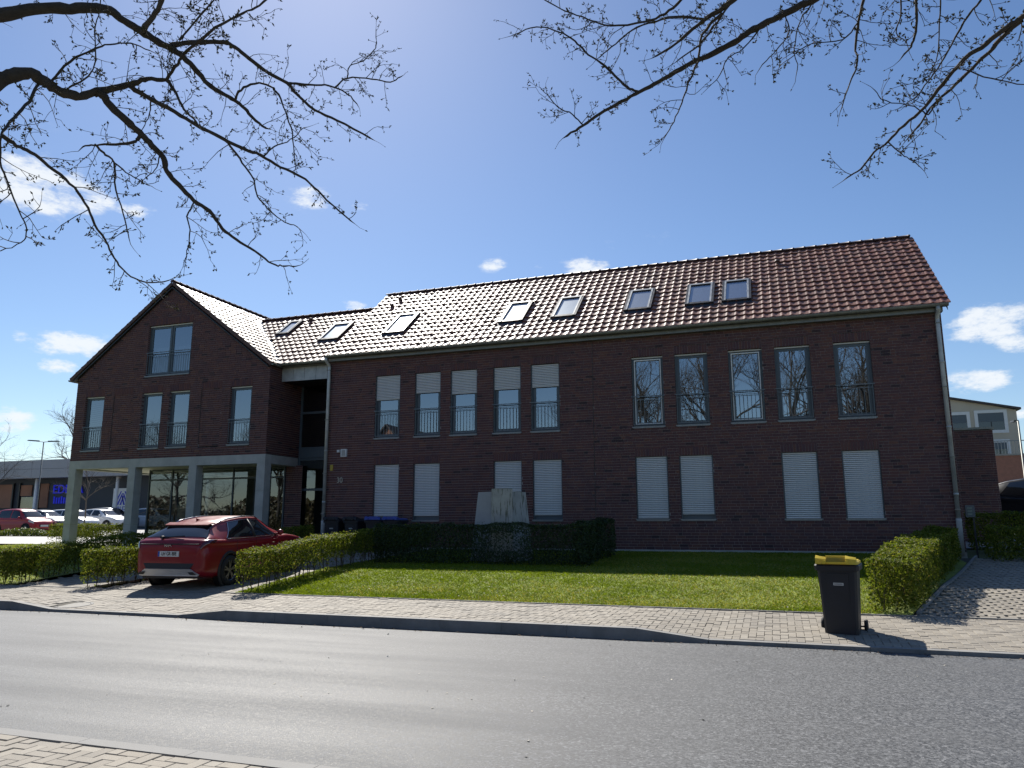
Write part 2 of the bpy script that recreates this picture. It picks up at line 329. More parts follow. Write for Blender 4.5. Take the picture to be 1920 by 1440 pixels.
# paving: every block a box with its own tint, a few hundred nearest ones their own objects
def paver_mesh(L, W, mat):
    mb = MB(); c = .004; h = .05
    x0, x1, y0, y1 = -L/2, L/2, -W/2, W/2
    mb.add([(x0,y0,-h),(x1,y0,-h),(x1,y1,-h),(x0,y1,-h),(x0,y0,-c),(x1,y0,-c),(x1,y1,-c),(x0,y1,-c),(x0+c,y0+c,0),(x1-c,y0+c,0),(x1-c,y1-c,0),(x0+c,y1-c,0)],
           [(8,9,10,11),(4,5,9,8),(5,6,10,9),(6,7,11,10),(7,4,8,11),(0,1,5,4),(1,2,6,5),(2,3,7,6),(3,0,4,7)])
    return mb.mesh('paver', mat)
def herringbone(x0, x1, y0, y1, W=.105):
    out = []; nx = int((x1-x0)/W)+2; ny = int((y1-y0)/W)+2
    for i in range(-1, nx):
        for j in range(-1, ny):
            k = (i-j) % 4
            if k == 0: out.append((x0+(i+1)*W, y0+(j+.5)*W, 0.0))
            elif k == 3: out.append((x0+(i+.5)*W, y0+(j+1)*W, math.pi/2))
    full, half = [], []
    for (x, y, a) in out:
        if not x0-.02 < x < x1+.02: continue
        hy = W if a else W/2
        if y-hy >= y0-.012 and y+hy <= y1+.012: full.append((x, y, a))
        elif a:
            for s in (-1, 1):
                if y+s*W/2-W/2 >= y0-.012 and y+s*W/2+W/2 <= y1+.012: half.append((x, y+s*W/2, 0.0))
    return full, half
def lay(parent, spots, L, W, zf, mat, singles, seen=None, jit=.0025):
    spots = [(x, y, a, zf(x, y)+rng.normal(0, jit)) for x, y, a in spots]
    vis = sorted(spots, key=lambda p: (p[0]-CAM.x)**2+(p[1]-CAM.y)**2)
    one = [p for p in vis if seen is None or seen(p[0], p[1])][:singles]; ids = set(map(id, one))
    rest = [p for p in spots if id(p) not in ids]
    me = paver_mesh(L, W, mat)
    def nrm(x, y):
        e = .05; return Vector((-(zf(x+e, y)-zf(x-e, y))/(2*e), -(zf(x, y+e)-zf(x, y-e))/(2*e), 1)).normalized()
    for x, y, a, z in one:
        n = nrm(x, y); q = Vector((0, 0, 1)).rotation_difference(n) @ Matrix.Rotation(a, 3, 'Z').to_quaternion()
        o = link('paver', me); o.location = (x, y, z); o.rotation_mode = 'QUATERNION'; o.rotation_quaternion = q; o.parent = parent
    if rest:
        A = np.array(rest); n = len(A); ca, sa = np.cos(A[:, 2]), np.sin(A[:, 2]); c = .004
        def cor(dx, dy): return A[:, 0]+dx*ca-dy*sa, A[:, 1]+dx*sa+dy*ca
        V = []
        for inset, dz in ((0, -.03), (0, -.004), (c, 0.0)):
            for sx, sy in ((-1, -1), (1, -1), (1, 1), (-1, 1)):
                X, Y = cor(sx*(L/2-inset), sy*(W/2-inset)); gz = np.array([zf(x, y) for x, y in zip(X, Y)]); V.append(np.stack([X, Y, gz+dz+(A[:, 3]-np.array([zf(x, y) for x, y in A[:, :2]]))], 1))
        V = np.stack(V, 1).reshape(-1, 3); b = np.arange(n)[:, None]*12
        fs = [(8,9,10,11),(4,5,9,8),(5,6,10,9),(6,7,11,10),(7,4,8,11),(0,1,5,4),(1,2,6,5),(2,3,7,6),(3,0,4,7)]
        F = np.concatenate([b+np.array(f)[None] for f in fs]); tt = np.tile(rng.random(n)*.999, len(fs))
        o = big_mesh('paving_blocks', V, F, mat, tt, parent); tag(o, kind='stuff')
pv = sheet('pavement', lin(-60, 40, 200), lin(-11.985, -9.72, 6), lambda x, y: pave_z(x, y)-.012, M['joint'])
MHX, MHY = -12.98, -11.62
fu, ha = herringbone(-30, 12, -11.985, -11.985+.105*21)
lay(pv, [p for p in fu if (p[0]-MHX)**2+(p[1]-MHY)**2 > .36**2], .205, .100, pave_z, M['paver'], 300, lambda x, y: -9 < x < 3.2)
lay(pv, ha, .100, .100, pave_z, M['paver'], 0)
npv = sheet('near_pavement', lin(-60, 40, 50), lin(-26, -18.56, 8), lambda x, y: .006, M['joint'])
fu, ha = herringbone(-9, 6, -18.565-.105*28, -18.565)
lay(npv, fu, .205, .100, lambda x, y: .02, M['paver'], 160, lambda x, y: y > -19.6 and x < -1.0); lay(npv, ha, .100, .100, lambda x, y: .02, M['paver'], 0)
# thin edging between pavement and plots
mb = MB()
for i in range(84):
    x = -30+i*.5; mb.box(x+.003, x+.497, -9.745, -9.69, -.1, H(x, -9.7)+.012)
tag(mb.build('edging_strip', M['kerb']), kind='structure')
# parking bays left of the lawn
bz = lambda x, y: H(x, y)
def bay(name, x0, x1, y0, y1, singles):
    b = sheet(name, lin(x0, x1, 12), lin(y0, y1, 24), lambda x, y: bz(x, y)-.012, M['joint'])
    fu, ha = herringbone(x0, x1, y0, y1); lay(b, fu, .205, .100, bz, M['paver'], singles); lay(b, ha, .100, .100, bz, M['paver'], 0)
bay('car_bay', -14.35, -10.75, -9.68, -.2, 150)
bay('entrance_path', -17.0, -14.95, -9.68, -.2, 80)
# right driveway: blocks with open soil joints
DX0, DX1 = 1.55, 11.0
def hedge_x(y): return 1.55+(y+9.7)*.305
dv = sheet('driveway', lin(DX0-.4, DX1, 14), lin(-9.68, -.75, 22), lambda x, y: H(x, y)-.018, M['soil_joint'])
sp = []
for j in range(int(8.8/.132)):
    for i in range(int((DX1-DX0)/.27)):
        x = DX0+i*.27+(.135 if j % 2 else 0); y = -9.6+j*.132
        if x > hedge_x(y)+.42: sp.append((x, y, 0.0))
lay(dv, sp, .215, .122, lambda x, y: H(x, y), M['paver'], 240, lambda x, y: x < 5.2)
mb = MB()
for i in range(19):
    y = -9.5+i*.48; x = hedge_x(y)+.36; x2 = hedge_x(y+.47)+.36
    mb.add([(x-.03,y,H(x,y)-.1),(x+.03,y,H(x,y)-.1),(x2+.03,y+.47,H(x2,y+.47)-.1),(x2-.03,y+.47,H(x2,y+.47)-.1),(x-.03,y,H(x,y)+.02),(x+.03,y,H(x,y)+.02),(x2+.03,y+.47,H(x2,y+.47)+.02),(x2-.03,y+.47,H(x2,y+.47)+.02)],[(4,5,6,7),(0,1,5,4),(1,2,6,5),(2,3,7,6),(3,0,4,7)])
tag(mb.build('driveway_edging', M['kerb']), kind='structure')
# pale service road and parking lot behind, left
sheet('service_road', lin(-75, -28.0, 12), lin(.9, 8.2, 6), lambda x, y: H(x, y)+.004, M['bright_path'])
sheet('parking_lot', lin(-110, -20, 20), lin(9.4, 44, 10), lambda x, y: H(x, y)+.004, M['lot'])
sheet('yard', lin(4.7, 30, 6), lin(3.4, 40, 10), lambda x, y: H(x, y)+.004, M['lot'])
# manhole
mh = thing('manhole_cover', (MHX, MHY, pave_z(MHX, MHY)), 'round manhole cover set in the pavement near the left driveway', 'manhole'); mh.rotation_euler = (math.atan2(pave_z(MHX, MHY+.2)-pave_z(MHX, MHY-.2), .4), 0, 0)
mb = MB(); mb.lathe((0, 0, 0), [(.34, -.03), (.34, .004), (.29, .004), (.285, -.012)], 40); mb.build('rim', simple('cast_iron_rim', (.05, .05, .052), .6, .3), mh)
mb = MB(); mb.lathe((0, 0, 0), [(.28, -.01), (.28, .001), (.26, .003), (0.0, .003)], 40); mb.build('lid', simple('concrete_lid', (.28, .265, .235), .85, var=.25, vscale=12), mh)
mb = MB(); mb.lathe((0, 0, 0), [(.48, -.02), (.48, -.003), (.34, -.003)], 40); mb.build('surround', M['paver'], mh)

# ================================================================ the brick building
BLD = thing('brick_building', (-11, 0, .7), 'long dark brick house with red tiled roof and gabled wing on concrete columns', 'building', world=True)
GZ = .70; CO = .0833
UP0, UP1, LO0, LO1 = 4.454, 6.683, 1.644, 3.558
upper = [(-13.126,-12.155),(-11.586,-10.615),(-10.247,-9.276),(-8.70,-7.73),(-7.386,-6.415),(-4.077,-3.097),(-2.737,-1.757),(-1.142,-.172),(.179,1.155),(1.79,2.77)]
lower = [(-13.10,-12.13),(-11.583,-10.605),(-8.68,-7.71),(-7.34,-6.37),(-4.043,-3.065),(-2.715,-1.735),(.182,1.155),(1.787,2.763)]
gabw = [(-26.58,-25.58),(-23.615,-22.615),(-22.25,-21.265),(-19.36,-18.36)]
ATT = (-23.555, -21.37, 7.336, 9.43)
blind = [(-25.08,-24.10), (-20.72,-19.75)]

def brickwork(xl, xr, z0, z1, ops, seed, soldiers=True):
    """courses of clinker: returns bricks (u0,u1,w0,w1) and mortar strips; xl/xr give the wall ends at height z"""
    rg = random.Random(seed); B = []; S = []; n = int(round((z1-z0)/CO))
    cuts = list(ops)
    if soldiers:
        for (a, b, c, d) in ops:
            u = a-.001
            while u < b-.02:
                B.append((u+.005, min(u+CO, b)-.005, d+.004, d+.246)); u += CO
            cuts.append((a, b, d, d+.25)); S.append((a, b, d, d+.25))
    for k in range(n):
        w0 = z0+k*CO; w1 = w0+CO; wm = (w0+w1)/2; iv = [(max(xl(w0), xl(w1)), min(xr(w0), xr(w1)))]
        for (a, b, c, d) in cuts:
            if c-CO*.5 < wm < d+CO*.5-.001 and c <= wm < d:
                nv = []
                for p, q in iv:
                    if b <= p or a >= q: nv.append((p, q)); continue
                    if a > p: nv.append((p, a))
                    if b < q: nv.append((b, q))
                iv = nv
        for p, q in iv:
            if q-p < .02: continue
            S.append((p, q, w0, w1)); u = p-rg.uniform(0, .23)
            while u < q-.03:
                L = .25 if rg.random() < .76 else .125
                a, b = max(u, p), min(u+L, q)
                if q-b < .045: b = q
                if b-a > .03: B.append((a+.005, b-.005, w0+.0055, w1-.0055))
                u = b if b == q else u+L
    return B, S
def lay_bricks(parent, name, B, S, mp, singles=0, dep=.012):
    """mp(u,w,d) maps wall coordinates to the world; d is depth behind the brick face"""
    mb = MB()
    for (a, b, c, d) in S: mb.quad(mp(a, c, dep), mp(b, c, dep), mp(b, d, dep), mp(a, d, dep))
    wall = mb.build(name, M['mortar'], parent)
    pick = []
    if singles:
        full = [b for b in B if abs(b[1]-b[0]-.24) < 1e-3 and b[2] > 1.55]
        full.sort(key=lambda b: (Vector(mp((b[0]+b[1])/2, b[2], 0))-CAM).length); pick = full[:singles]
        m1 = MB(); x, h = .12, (CO-.011)/2
        m1.add([(-x,0,-h),(x,0,-h),(x,0,h),(-x,0,h),(-x,dep+.002,-h),(x,dep+.002,-h),(x,dep+.002,h),(-x,dep+.002,h)], [(0,1,2,3),(4,0,3,7),(1,5,6,2),(3,2,6,7),(4,5,1,0)])
        me = m1.mesh('brick', M['brick'])
        for b in pick:
            o = link('brick', me); o.location = (*mp((b[0]+b[1])/2, (b[2]+b[3])/2, rng.normal(0, .0012))[:],); o.parent = wall
    ids = set(pick); rest = [b for b in B if b not in ids]
    V = []; T = []
    for (a, b, c, d) in rest:
        j = rng.normal(0, .0012)
        V += [mp(a,c,j), mp(b,c,j), mp(b,d,j), mp(a,d,j), mp(a,c,dep+.002), mp(b,c,dep+.002), mp(b,d,dep+.002), mp(a,d,dep+.002)]; T.append(.42+.25*rng.random() if d-c > .2 else rng.random()*.999)
    n = len(rest); bb = np.arange(n)[:, None]*8; fs = [(0,1,2,3),(4,0,3,7),(1,5,6,2),(3,2,6,7),(4,5,1,0)]
    F = np.concatenate([bb+np.array(f)[None] for f in fs]); o = big_mesh('brickwork', V, F, M['brick'], np.tile(T, 5), wall); tag(o, kind='stuff')
    return wall
front = lambda u, w, d: (u, d, w)
EX0, EX1, MX0 = 4.62, -5.315, -15.05
mops = [(a, b, UP0, UP1) for a, b in upper]+[(a, b, LO0, LO1) for a, b in lower]
for (a, b, sg, sd) in ((MX0, EX1-.008, 0, 11), (EX1+.008, EX0, 300, 12)):
    o = [p for p in mops if a < p[0] < b]; B, S = brickwork(lambda z: a, lambda z: b, GZ+.08, 7.42, o, sd)
    lay_bricks(BLD, 'front_wall', B, S, front, sg)
# gable wing
GX0, GX1, RXg, RZg = -27.1, -17.6, -22.45, 11.0
tg = (RZg-7.48)/(RXg-GX0)
gl = lambda z: GX0 if z < 7.48 else GX0+(z-7.48)/tg
gr = lambda z: GX1 if z < 7.48 else GX1-(z-7.48)/tg
gops = [(a, b, UP0, UP1) for a, b in gabw]+[ATT]; bops = [(a, b, UP0, UP1) for a, b in blind]
B, S = brickwork(gl, gr, 4.08, 10.95, gops+bops, 21); gw = lay_bricks(BLD, 'gable_wall', B, S, front)
for (a, b, c, d) in bops:
    B, S = brickwork(lambda z: a+.012, lambda z: b, c, d, [], 22, False); lay_bricks(BLD, 'blind_window', B, S, lambda u, w, dd: (u, dd+.02, w))
B, S = brickwork(lambda z: 0.0, lambda z: 2.05, 4.10, 7.5, [], 23, False); lay_bricks(BLD, 'recess_wall', B, S, lambda u, w, d: (GX1-d, u, w))
B, S = brickwork(lambda z: 0.0, lambda z: .75, GZ, 3.75, [], 24, False); lay_bricks(BLD, 'recess_pier', B, S, lambda u, w, d: (-18.05+u, 1.9+d, w))
# plain rear / hidden masses
mb = MB(); mb.box(MX0, EX0-.002, .16, 8.1, GZ-.3, 7.35); mb.box(GX0+.002, GX1-.16, .16, 10.0, 4.1, 7.4)
mb.box(GX1-.16, MX0, 2.5, 7.5, GZ-.3, 7.3); BODY_BOXES = mb
body = MB()
def shell(x0, x1, y0, y1, z0, z1, open_front=True):    # walls only, hollow behind the windows
    body.box(x0, x0+.12, y0, y1, z0, z1); body.box(x1-.12, x1, y0, y1, z0, z1); body.box(x0+.12, x1-.12, y1-.12, y1, z0, z1)
shell(MX0+.002, EX0-.002, .014, 8.1, GZ-.3, 7.36); shell(GX0+.002, GX1-.014, .014, 10.0, 4.1, 7.44)
body.build('rear_walls', M['far_brick'], BLD)
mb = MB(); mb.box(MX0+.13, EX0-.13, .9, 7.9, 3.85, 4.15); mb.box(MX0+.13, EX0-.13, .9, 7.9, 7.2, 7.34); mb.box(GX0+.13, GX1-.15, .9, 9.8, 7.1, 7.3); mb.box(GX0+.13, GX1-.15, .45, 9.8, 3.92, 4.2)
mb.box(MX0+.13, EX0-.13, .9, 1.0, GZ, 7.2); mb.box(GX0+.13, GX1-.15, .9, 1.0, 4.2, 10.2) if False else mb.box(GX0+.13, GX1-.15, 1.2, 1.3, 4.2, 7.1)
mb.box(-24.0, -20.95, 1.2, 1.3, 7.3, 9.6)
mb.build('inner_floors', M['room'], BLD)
mb = MB(); mb.box(MX0, EX0, -.03, .02, GZ-.25, GZ+.08); mb.build('plinth', M['concrete'], BLD)

# ---- windows
def window(x0, x1, z0, z1, kind, rail=False, shut=None, screen=False, double=False, curtain=0.0, gap=0.0):
    yf = .11; fwd = .055
    mb = MB()
    def ring(a, b, c, d, y0, y1, w):
        mb.box(a, a+w, y0, y1, c, d); mb.box(b-w, b, y0, y1, c, d); mb.box(a+w, b-w, y0, y1, c, c+w); mb.box(a+w, b-w, y0, y1, d-w, d)
    zb = z0+.035
    ring(x0, x1, zb, z1, yf, yf+.07, fwd)
    xs = [(x0+fwd, x1-fwd)] if not double else [(x0+fwd, (x0+x1)/2-.02), ((x0+x1)/2+.02, x1-fwd)]
    if double: mb.box((x0+x1)/2-.02, (x0+x1)/2+.02, yf-.01, yf+.07, zb+fwd, z1-fwd)
    for a, b in xs: ring(a+.002, b-.002, zb+fwd, z1-fwd, yf+.012, yf+.062, .075)
    w = mb.build('window', M['frame'], BLD)
    # brick reveals
    rv = MB()
    for xx in (x0, x1): rv.quad((xx, .002, z0), (xx, yf+.005, z0), (xx, yf+.005, z1), (xx, .002, z1))
    rv.quad((x0, .002, z1), (x1, .002, z1), (x1, yf+.005, z1), (x0, yf+.005, z1)); rv.build('reveal', M['far_brick'], w)
    for a, b in xs:
        g = MB(); g.quad((a+.07, yf+.04, zb+fwd+.07), (b-.07, yf+.04, zb+fwd+.07), (b-.07, yf+.04, z1-fwd-.07), (a+.07, yf+.04, z1-fwd-.07)); g.build('pane', M['glass'], w)
    s = MB(); s.box(x0-.025, x1+.025, -.035, yf+.02, z0-.004, z0+.03); s.box(x0+.01, x1-.01, -.028, -.022, z0-.025, z0-.004); s.build('sill', M['sill'], w)
    if screen:
        q = MB(); a, b, c, d = x0+.075, x1-.075, zb+.07, z1-.09
        q.box(a, a+.03, yf-.022, yf-.002, c, d); q.box(b-.03, b, yf-.022, yf-.002, c, d); q.box(a+.03, b-.03, yf-.022, yf-.002, c, c+.03); q.box(a+.03, b-.03, yf-.022, yf-.002, d-.03, d)
        q.build('screen_frame', M['screen'], w)
    if shut is None:
        h = MB(); h.box(x0+.004, x1-.004, .075, .105, z1-.05, z1-.012); h.build('shutter_bar', M['slat'], w)
    if rail:
        r_ = MB(); zt = z0+.97; y = .015
        r_.box(x0-.03, x1+.03, y-.03, y+.012, zt-.012, zt+.012)
        r_.build('handrail', M['rail'], w)
        r_ = MB(); r_.box(x0+.015, x1-.015, y-.018, y+.002, zt-.11, zt-.095); r_.box(x0+.015, x1-.015, y-.018, y+.002, z0+.085, z0+.1)
        nb = max(7, int(round((x1-x0)/.118)))
        for i in range(nb+1):
            xx = x0+.03+(x1-x0-.06)*i/nb; r_.box(xx-.006, xx+.006, y-.014, y-.002, z0+.1, zt-.012 if i in (0, nb) else zt-.11)
        r_.build('railing', M['rail'], w)
    if shut is not None:
        bot = z0+.04+gap if shut >= 1 else z1-(z1-z0)*shut
        P = .055; n = int(round((z1-.01-bot)/P)); me = SLAT.get(round(x1-x0, 3))
        if me is None:
            sm = MB(); hw = (x1-x0)/2-.035
            pr = [(.004, -P/2+.007), (-.012, -P/2+.010), (-.018, -.008), (-.016, .008), (-.006, P/2-.005), (.004, P/2-.002)]
            for (ya, za), (yb, zb2) in zip(pr, pr[1:]): sm.quad((-hw, ya, za), (hw, ya, za), (hw, yb, zb2), (-hw, yb, zb2))
            me = sm.mesh('slat', M['slat'], False); SLAT[round(x1-x0, 3)] = me
        for i in range(n):
            o = link('slat', me); o.location = ((x0+x1)/2, .07, z1-.012-P*(i+.5)); o.parent = w
        e = MB(); zz = z1-.012-P*n; e.box(x0+.03, x1-.03, .055, .075, zz-.03, zz); e.build('end_bar', M['white_plastic'], w)
        gd = MB(); gd.box(x0+.002, x0+.035, .05, .105, z0+.03, z1); gd.box(x1-.035, x1-.002, .05, .105, z0+.03, z1); gd.build('guide_rail', M['frame'], w)
        if shut < 1: pass
        bk = MB(); bk.box(x0+.036, x1-.036, .078, .082, zz, z1); bk.build('shutter_backing', M['frame'], w)
    if curtain:
        c = MB(); zt = z0+.12+(z1-z0-.3)*curtain; a, b = x0+.12, x1-.12; n = 26
        c.grid(lambda u, v: (a+(b-a)*u, yf+.22+.025*math.sin(u*n*1.9+v*.6), z0+.12+(zt-z0-.12)*v), 60, 4); c.build('curtain', M['curtain'], w, True)
    return w
SLAT = {}
shuts = [.385, .295, .36, .335, .315]
for i, (a, b) in enumerate(upper):
    if i < 5: window(a, b, UP0, UP1, 'upper', True, shuts[i], curtain=(0, .0, .0, 0, 0)[i])
    else: window(a, b, UP0, UP1, 'upper', True, None, screen=i in (5, 7), curtain=(0, .0, .70, .74, .0)[i-5])
gaps = [.14, .15, .10, .17, .07, .15, .0, .0]
for (a, b), g in zip(lower, gaps): window(a, b, LO0, LO1, 'lower', False, 1.0, gap=g)
for i, (a, b) in enumerate(gabw): window(a, b, UP0, UP1, 'gable', True, None, curtain=(0, 0, 0, .4)[i])
window(*ATT[:2], *ATT[2:], 'attic', True, None, double=True, curtain=.62)

# ---- concrete beam and columns under the gable
mb = MB()
for a, b in ((-27.1, -24.01), (-24.004, -20.97), (-20.964, -17.6)): mb.box(a, b, -.005, .36, 3.745, 4.078)
mb.box(-17.96, -17.602, .366, 2.0, 3.748, 4.075); mb.box(-27.098, -26.74, .366, 10, 3.748, 4.075); mb.box(-27.098, -17.602, 10.0, 10.36, 3.748, 4.075)
mb.build('beam', M['concrete'], BLD)
for cx, cy in ((-26.92, .175), (-23.83, .175), (-20.87, .175), (-17.78, .175), (-26.92, 10.15), (-22.4, 10.15)):
    mb = MB()
    for a, b in ((GZ-.3, 1.55), (1.556, 2.75), (2.756, 3.745)): mb.box(cx-.178, cx+.178, cy-.178, cy+.178, a, b)
    c_ = mb.build('column', M['concrete'], BLD)
mb = MB(); mb.box(-26.73, -17.97, .37, 9.99, 3.80, 3.86); mb.build('soffit', M['soffit'], BLD)
mb = MB(); mb.box(-26.9, -17.6, .0, 10.3, GZ-.2, GZ+.02); mb.build('arcade_floor', M['lot'], BLD)
# ---- glazed shop under the gable
SY = 1.85
def glazing(name, x0, x1, y, z0, z1, cols_, rows, mat, fr=.05, side=None):
    mb = MB()
    P = (lambda u, d, w: (u, y+d, w)) if side is None else (lambda u, d, w: (side+d, u, w))
    def bx(a, b, c, d, e=.0, t_=.07):
        p0, p1 = P(a, e, c), P(b, e+t_, d); mb.box(min(p0[0], p1[0]), max(p0[0], p1[0]), min(p0[1], p1[1]), max(p0[1], p1[1]), c, d)
    for u in cols_: bx(u-fr/2, u+fr/2, z0, z1)
    for w in rows:
        for a, b in zip(cols_, cols_[1:]): bx(a+fr/2, b-fr/2, w-fr/2, w+fr/2, .004, .06)
    f_ = mb.build(name, M['frame'], BLD)
    for a, b in zip(cols_, cols_[1:]):
        for c, d in zip(rows, rows[1:]):
            g = MB(); q = .035; g.quad(P(a+q, q, c+q), P(b-q, q, c+q), P(b-q, q, d-q), P(a+q, q, d-q)); g.build('pane', mat, f_)
    return f_
glazing('shop_front', 0, 0, SY, GZ, 3.78, [-24.75, -23.55, -22.35, -20.5, -18.75, -18.08], [GZ+.03, 3.0+.35, 3.75], M['shop_glass'])
glazing('shop_side', 0, 0, 0, GZ, 3.78, [SY+.1, 3.4, 5.0, 7.0], [GZ+.03, 3.35, 3.75], M['shop_glass'], side=-24.78)
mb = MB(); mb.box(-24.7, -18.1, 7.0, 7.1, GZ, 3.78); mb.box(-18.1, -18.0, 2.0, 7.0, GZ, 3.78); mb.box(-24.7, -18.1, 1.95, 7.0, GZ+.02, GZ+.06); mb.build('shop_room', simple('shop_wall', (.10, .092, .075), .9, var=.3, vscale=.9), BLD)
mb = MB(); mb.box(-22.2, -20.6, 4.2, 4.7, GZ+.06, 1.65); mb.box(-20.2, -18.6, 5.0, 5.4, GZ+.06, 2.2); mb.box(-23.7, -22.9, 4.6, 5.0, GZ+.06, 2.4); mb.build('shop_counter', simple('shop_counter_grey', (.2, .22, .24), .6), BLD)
mb = MB(); mb.box(-23.35, -22.65, 2.05, 2.07, 1.75, 2.35); mb.build('window_poster', M['white_plastic'], BLD)
# ---- glass stair tower in the recess
glazing('stair_glazing', 0, 0, 2.03, GZ, 7.25, [-17.56, -16.38, -15.08], [GZ+.03, 2.85, 4.02, 4.45, 5.85, 7.2], M['shop_glass'], .09)
mb = MB(); mb.box(-17.5, -16.43, 2.02, 2.05, 4.08, 4.40); mb.box(-16.33, -15.13, 2.02, 2.05, 4.08, 4.40); mb.build('spandrel_panel', M['frame'], BLD)
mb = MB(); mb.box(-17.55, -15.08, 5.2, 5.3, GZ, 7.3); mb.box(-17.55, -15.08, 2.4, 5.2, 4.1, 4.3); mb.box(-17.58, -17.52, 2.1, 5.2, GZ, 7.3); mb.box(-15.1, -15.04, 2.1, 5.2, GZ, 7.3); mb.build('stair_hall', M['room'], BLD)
mb = MB()
for i in range(5):
    a = -17.57+i*.502; mb.box(a+.006, a+.496, .68, .71, 6.88, 7.40)
mb.build('fascia_panel', M['zinc'], BLD)
mb = MB(); mb.box(-17.58, -15.06, .711, 2.0, 6.9, 6.95); mb.build('recess_soffit', M['dark_metal'], BLD)
mb = MB(); mb.box(MX0-.012, MX0+.0, 0.0, 2.0, GZ, 7.35); mb.build('recess_return', M['far_brick'], BLD)
# ---- roofs: every tile a shaped piece
TW, TG = .2605, .3475
def tile_prof():
    pr = []
    for i in range(11):
        u = i/10; z = .027*math.exp(-((u-.30)/.17)**2)+.006*math.exp(-((u-.98)/.10)**2)+.004*math.exp(-((u-.0)/.08)**2); pr.append((u*TW*1.04, z))
    return pr
PR = tile_prof(); LEN = TG+.055
tile_V = []; tile_F = []
for y, dz in ((0.0, .043), (LEN, .0)):
    for x, z in PR: tile_V.append((x, y, z+dz))
n_ = len(PR)
for i in range(n_-1): tile_F.append((i, i+1, n_+i+1, n_+i))
for x, z in PR: tile_V.append((x, .004, z+.043-.037))
for x, z in PR: tile_V.append((x, 0.0, z+.043))
for i in range(n_-1): tile_F.append((2*n_+i, 2*n_+i+1, 3*n_+i+1, 3*n_+i))
for x in (PR[0], PR[-1]): pass
tile_V = np.array(tile_V); tile_F = np.array(tile_F)
def tiles(part, o, u, v, nu, nv, keep=lambda p: True, singles=0):
    o, u, v = Vector(o), Vector(u).normalized(), Vector(v).normalized(); n = u.cross(v); Rm = np.array((u, v, n)).T
    spots = [o+u*(TW*i)+v*(TG*j) for j in range(nv) for i in range(nu)]
    spots = [p for p in spots if keep(p+u*TW*.5+v*TG*.5)]
    order = sorted(range(len(spots)), key=lambda k: (spots[k]-CAM).length); one = set(order[:singles])
    if singles:
        me = bpy.data.meshes.new('roof_tile'); me.from_pydata([tuple(a) for a in tile_V], [], [tuple(int(q) for q in f) for f in tile_F]); me.materials.append(M['tile'])
        me.polygons.foreach_set('use_smooth', np.array([i < n_-1 for i in range(len(tile_F))])); me.update()
        for k in order[:singles]:
            t_ = link('roof_tile', me); jit = Matrix.Rotation(rng.normal(0, .006), 4, 'Z') @ Matrix.Rotation(rng.normal(0, .006), 4, 'X')
            t_.matrix_basis = Matrix.Translation(spots[k]) @ Matrix((u, v, n)).transposed().to_4x4() @ jit; t_.parent = part
    rest = [k for k in range(len(spots)) if k not in one]
    if rest:
        O = np.array([spots[k] for k in rest]); V = np.repeat(tile_V[None], len(rest), 0).copy()
        V[:, :, 2] += rng.normal(0, .0035, (len(rest), 1)) + (V[:, :, 1]-.17)*rng.normal(0, .008, (len(rest), 1))+(V[:, :, 0]-.13)*rng.normal(0, .010, (len(rest), 1))
        V = V @ Rm.T + O[:, None, :]; F = (tile_F[None]+(np.arange(len(rest))*len(tile_V))[:, None, None]).reshape(-1, 4)
        ob = big_mesh('roof_tiles', V.reshape(-1, 3), F, M['tile'], np.repeat(rng.random(len(rest))*.999, len(tile_F)), part); tag(ob, kind='stuff')
        ob.data.polygons.foreach_set('use_smooth', np.tile([i < n_-1 for i in range(len(tile_F))], len(rest)))
def slab(name, pts, n, th=.06):
    n = Vector(n)*th; mb = MB(); a = [Vector(p) for p in pts]; k = len(a)
    mb.add([*a, *[p-n for p in a]], [tuple(range(k)), tuple(range(2*k-1, k-1, -1))]+[(i, k+i, k+(i+1) % k, (i+1) % k) for i in range(k)]); return mb.build(name, M['underlay'], BLD)
PT = R(38.8); cp, sp_ = math.cos(PT), math.sin(PT)
EY, EZ, RY = -.27, 7.49, 4.06; RZ = EZ+(RY-EY)*math.tan(PT)
MVX0, MVX1 = -14.98, 4.76
nF = Vector((0, -sp_, cp)); vF = Vector((0, cp, sp_))
main_roof = slab('main_roof', [(MVX0, EY+.02, EZ-.03), (MVX1-.02, EY+.02, EZ-.03), (MVX1-.02, RY, RZ-.02), (MVX0, RY, RZ-.02)], nF)
slab('rear_roof', [(MVX1, 2*RY-EY, EZ), (MVX0, 2*RY-EY, EZ), (MVX0, RY, RZ), (MVX1, RY, RZ)], (0, sp_, cp))
nu = int(round((MVX1-MVX0)/TW)); tiles(main_roof, (MVX0, EY-.03, EZ), (1, 0, 0), vF, nu, 16, singles=300)
# connector roof: same pitch, a step lower and further back
CY, CZ = .42, 7.50; CRZ = CZ+(RY-CY)*math.tan(PT)
GRX, GRZ = -22.45, 11.14; ga = math.atan2(GRZ-7.50, 4.92); gc, gs = math.cos(ga), math.sin(ga)
gz = lambda x: GRZ-(x-GRX)*math.tan(ga)          # right slope of the gable roof
cz = lambda y: CZ+(y-CY)*math.tan(PT)
conn = slab('link_roof', [(-17.6, CY, CZ-.03), (MVX0, CY, CZ-.03), (MVX0, RY, CRZ-.03), (-21.4, RY, CRZ-.03)], nF)
slab('link_roof_rear', [(MVX0, 2*RY-CY, CZ), (-21.4, 2*RY-CY, CZ), (-21.4, RY, CRZ), (MVX0, RY, CRZ)], (0, sp_, cp))
tiles(conn, (MVX0-TW*28, CY-.03, CZ), (1, 0, 0), vF, 28, 13, keep=lambda p: cz(p.y) > gz(p.x)+.10)
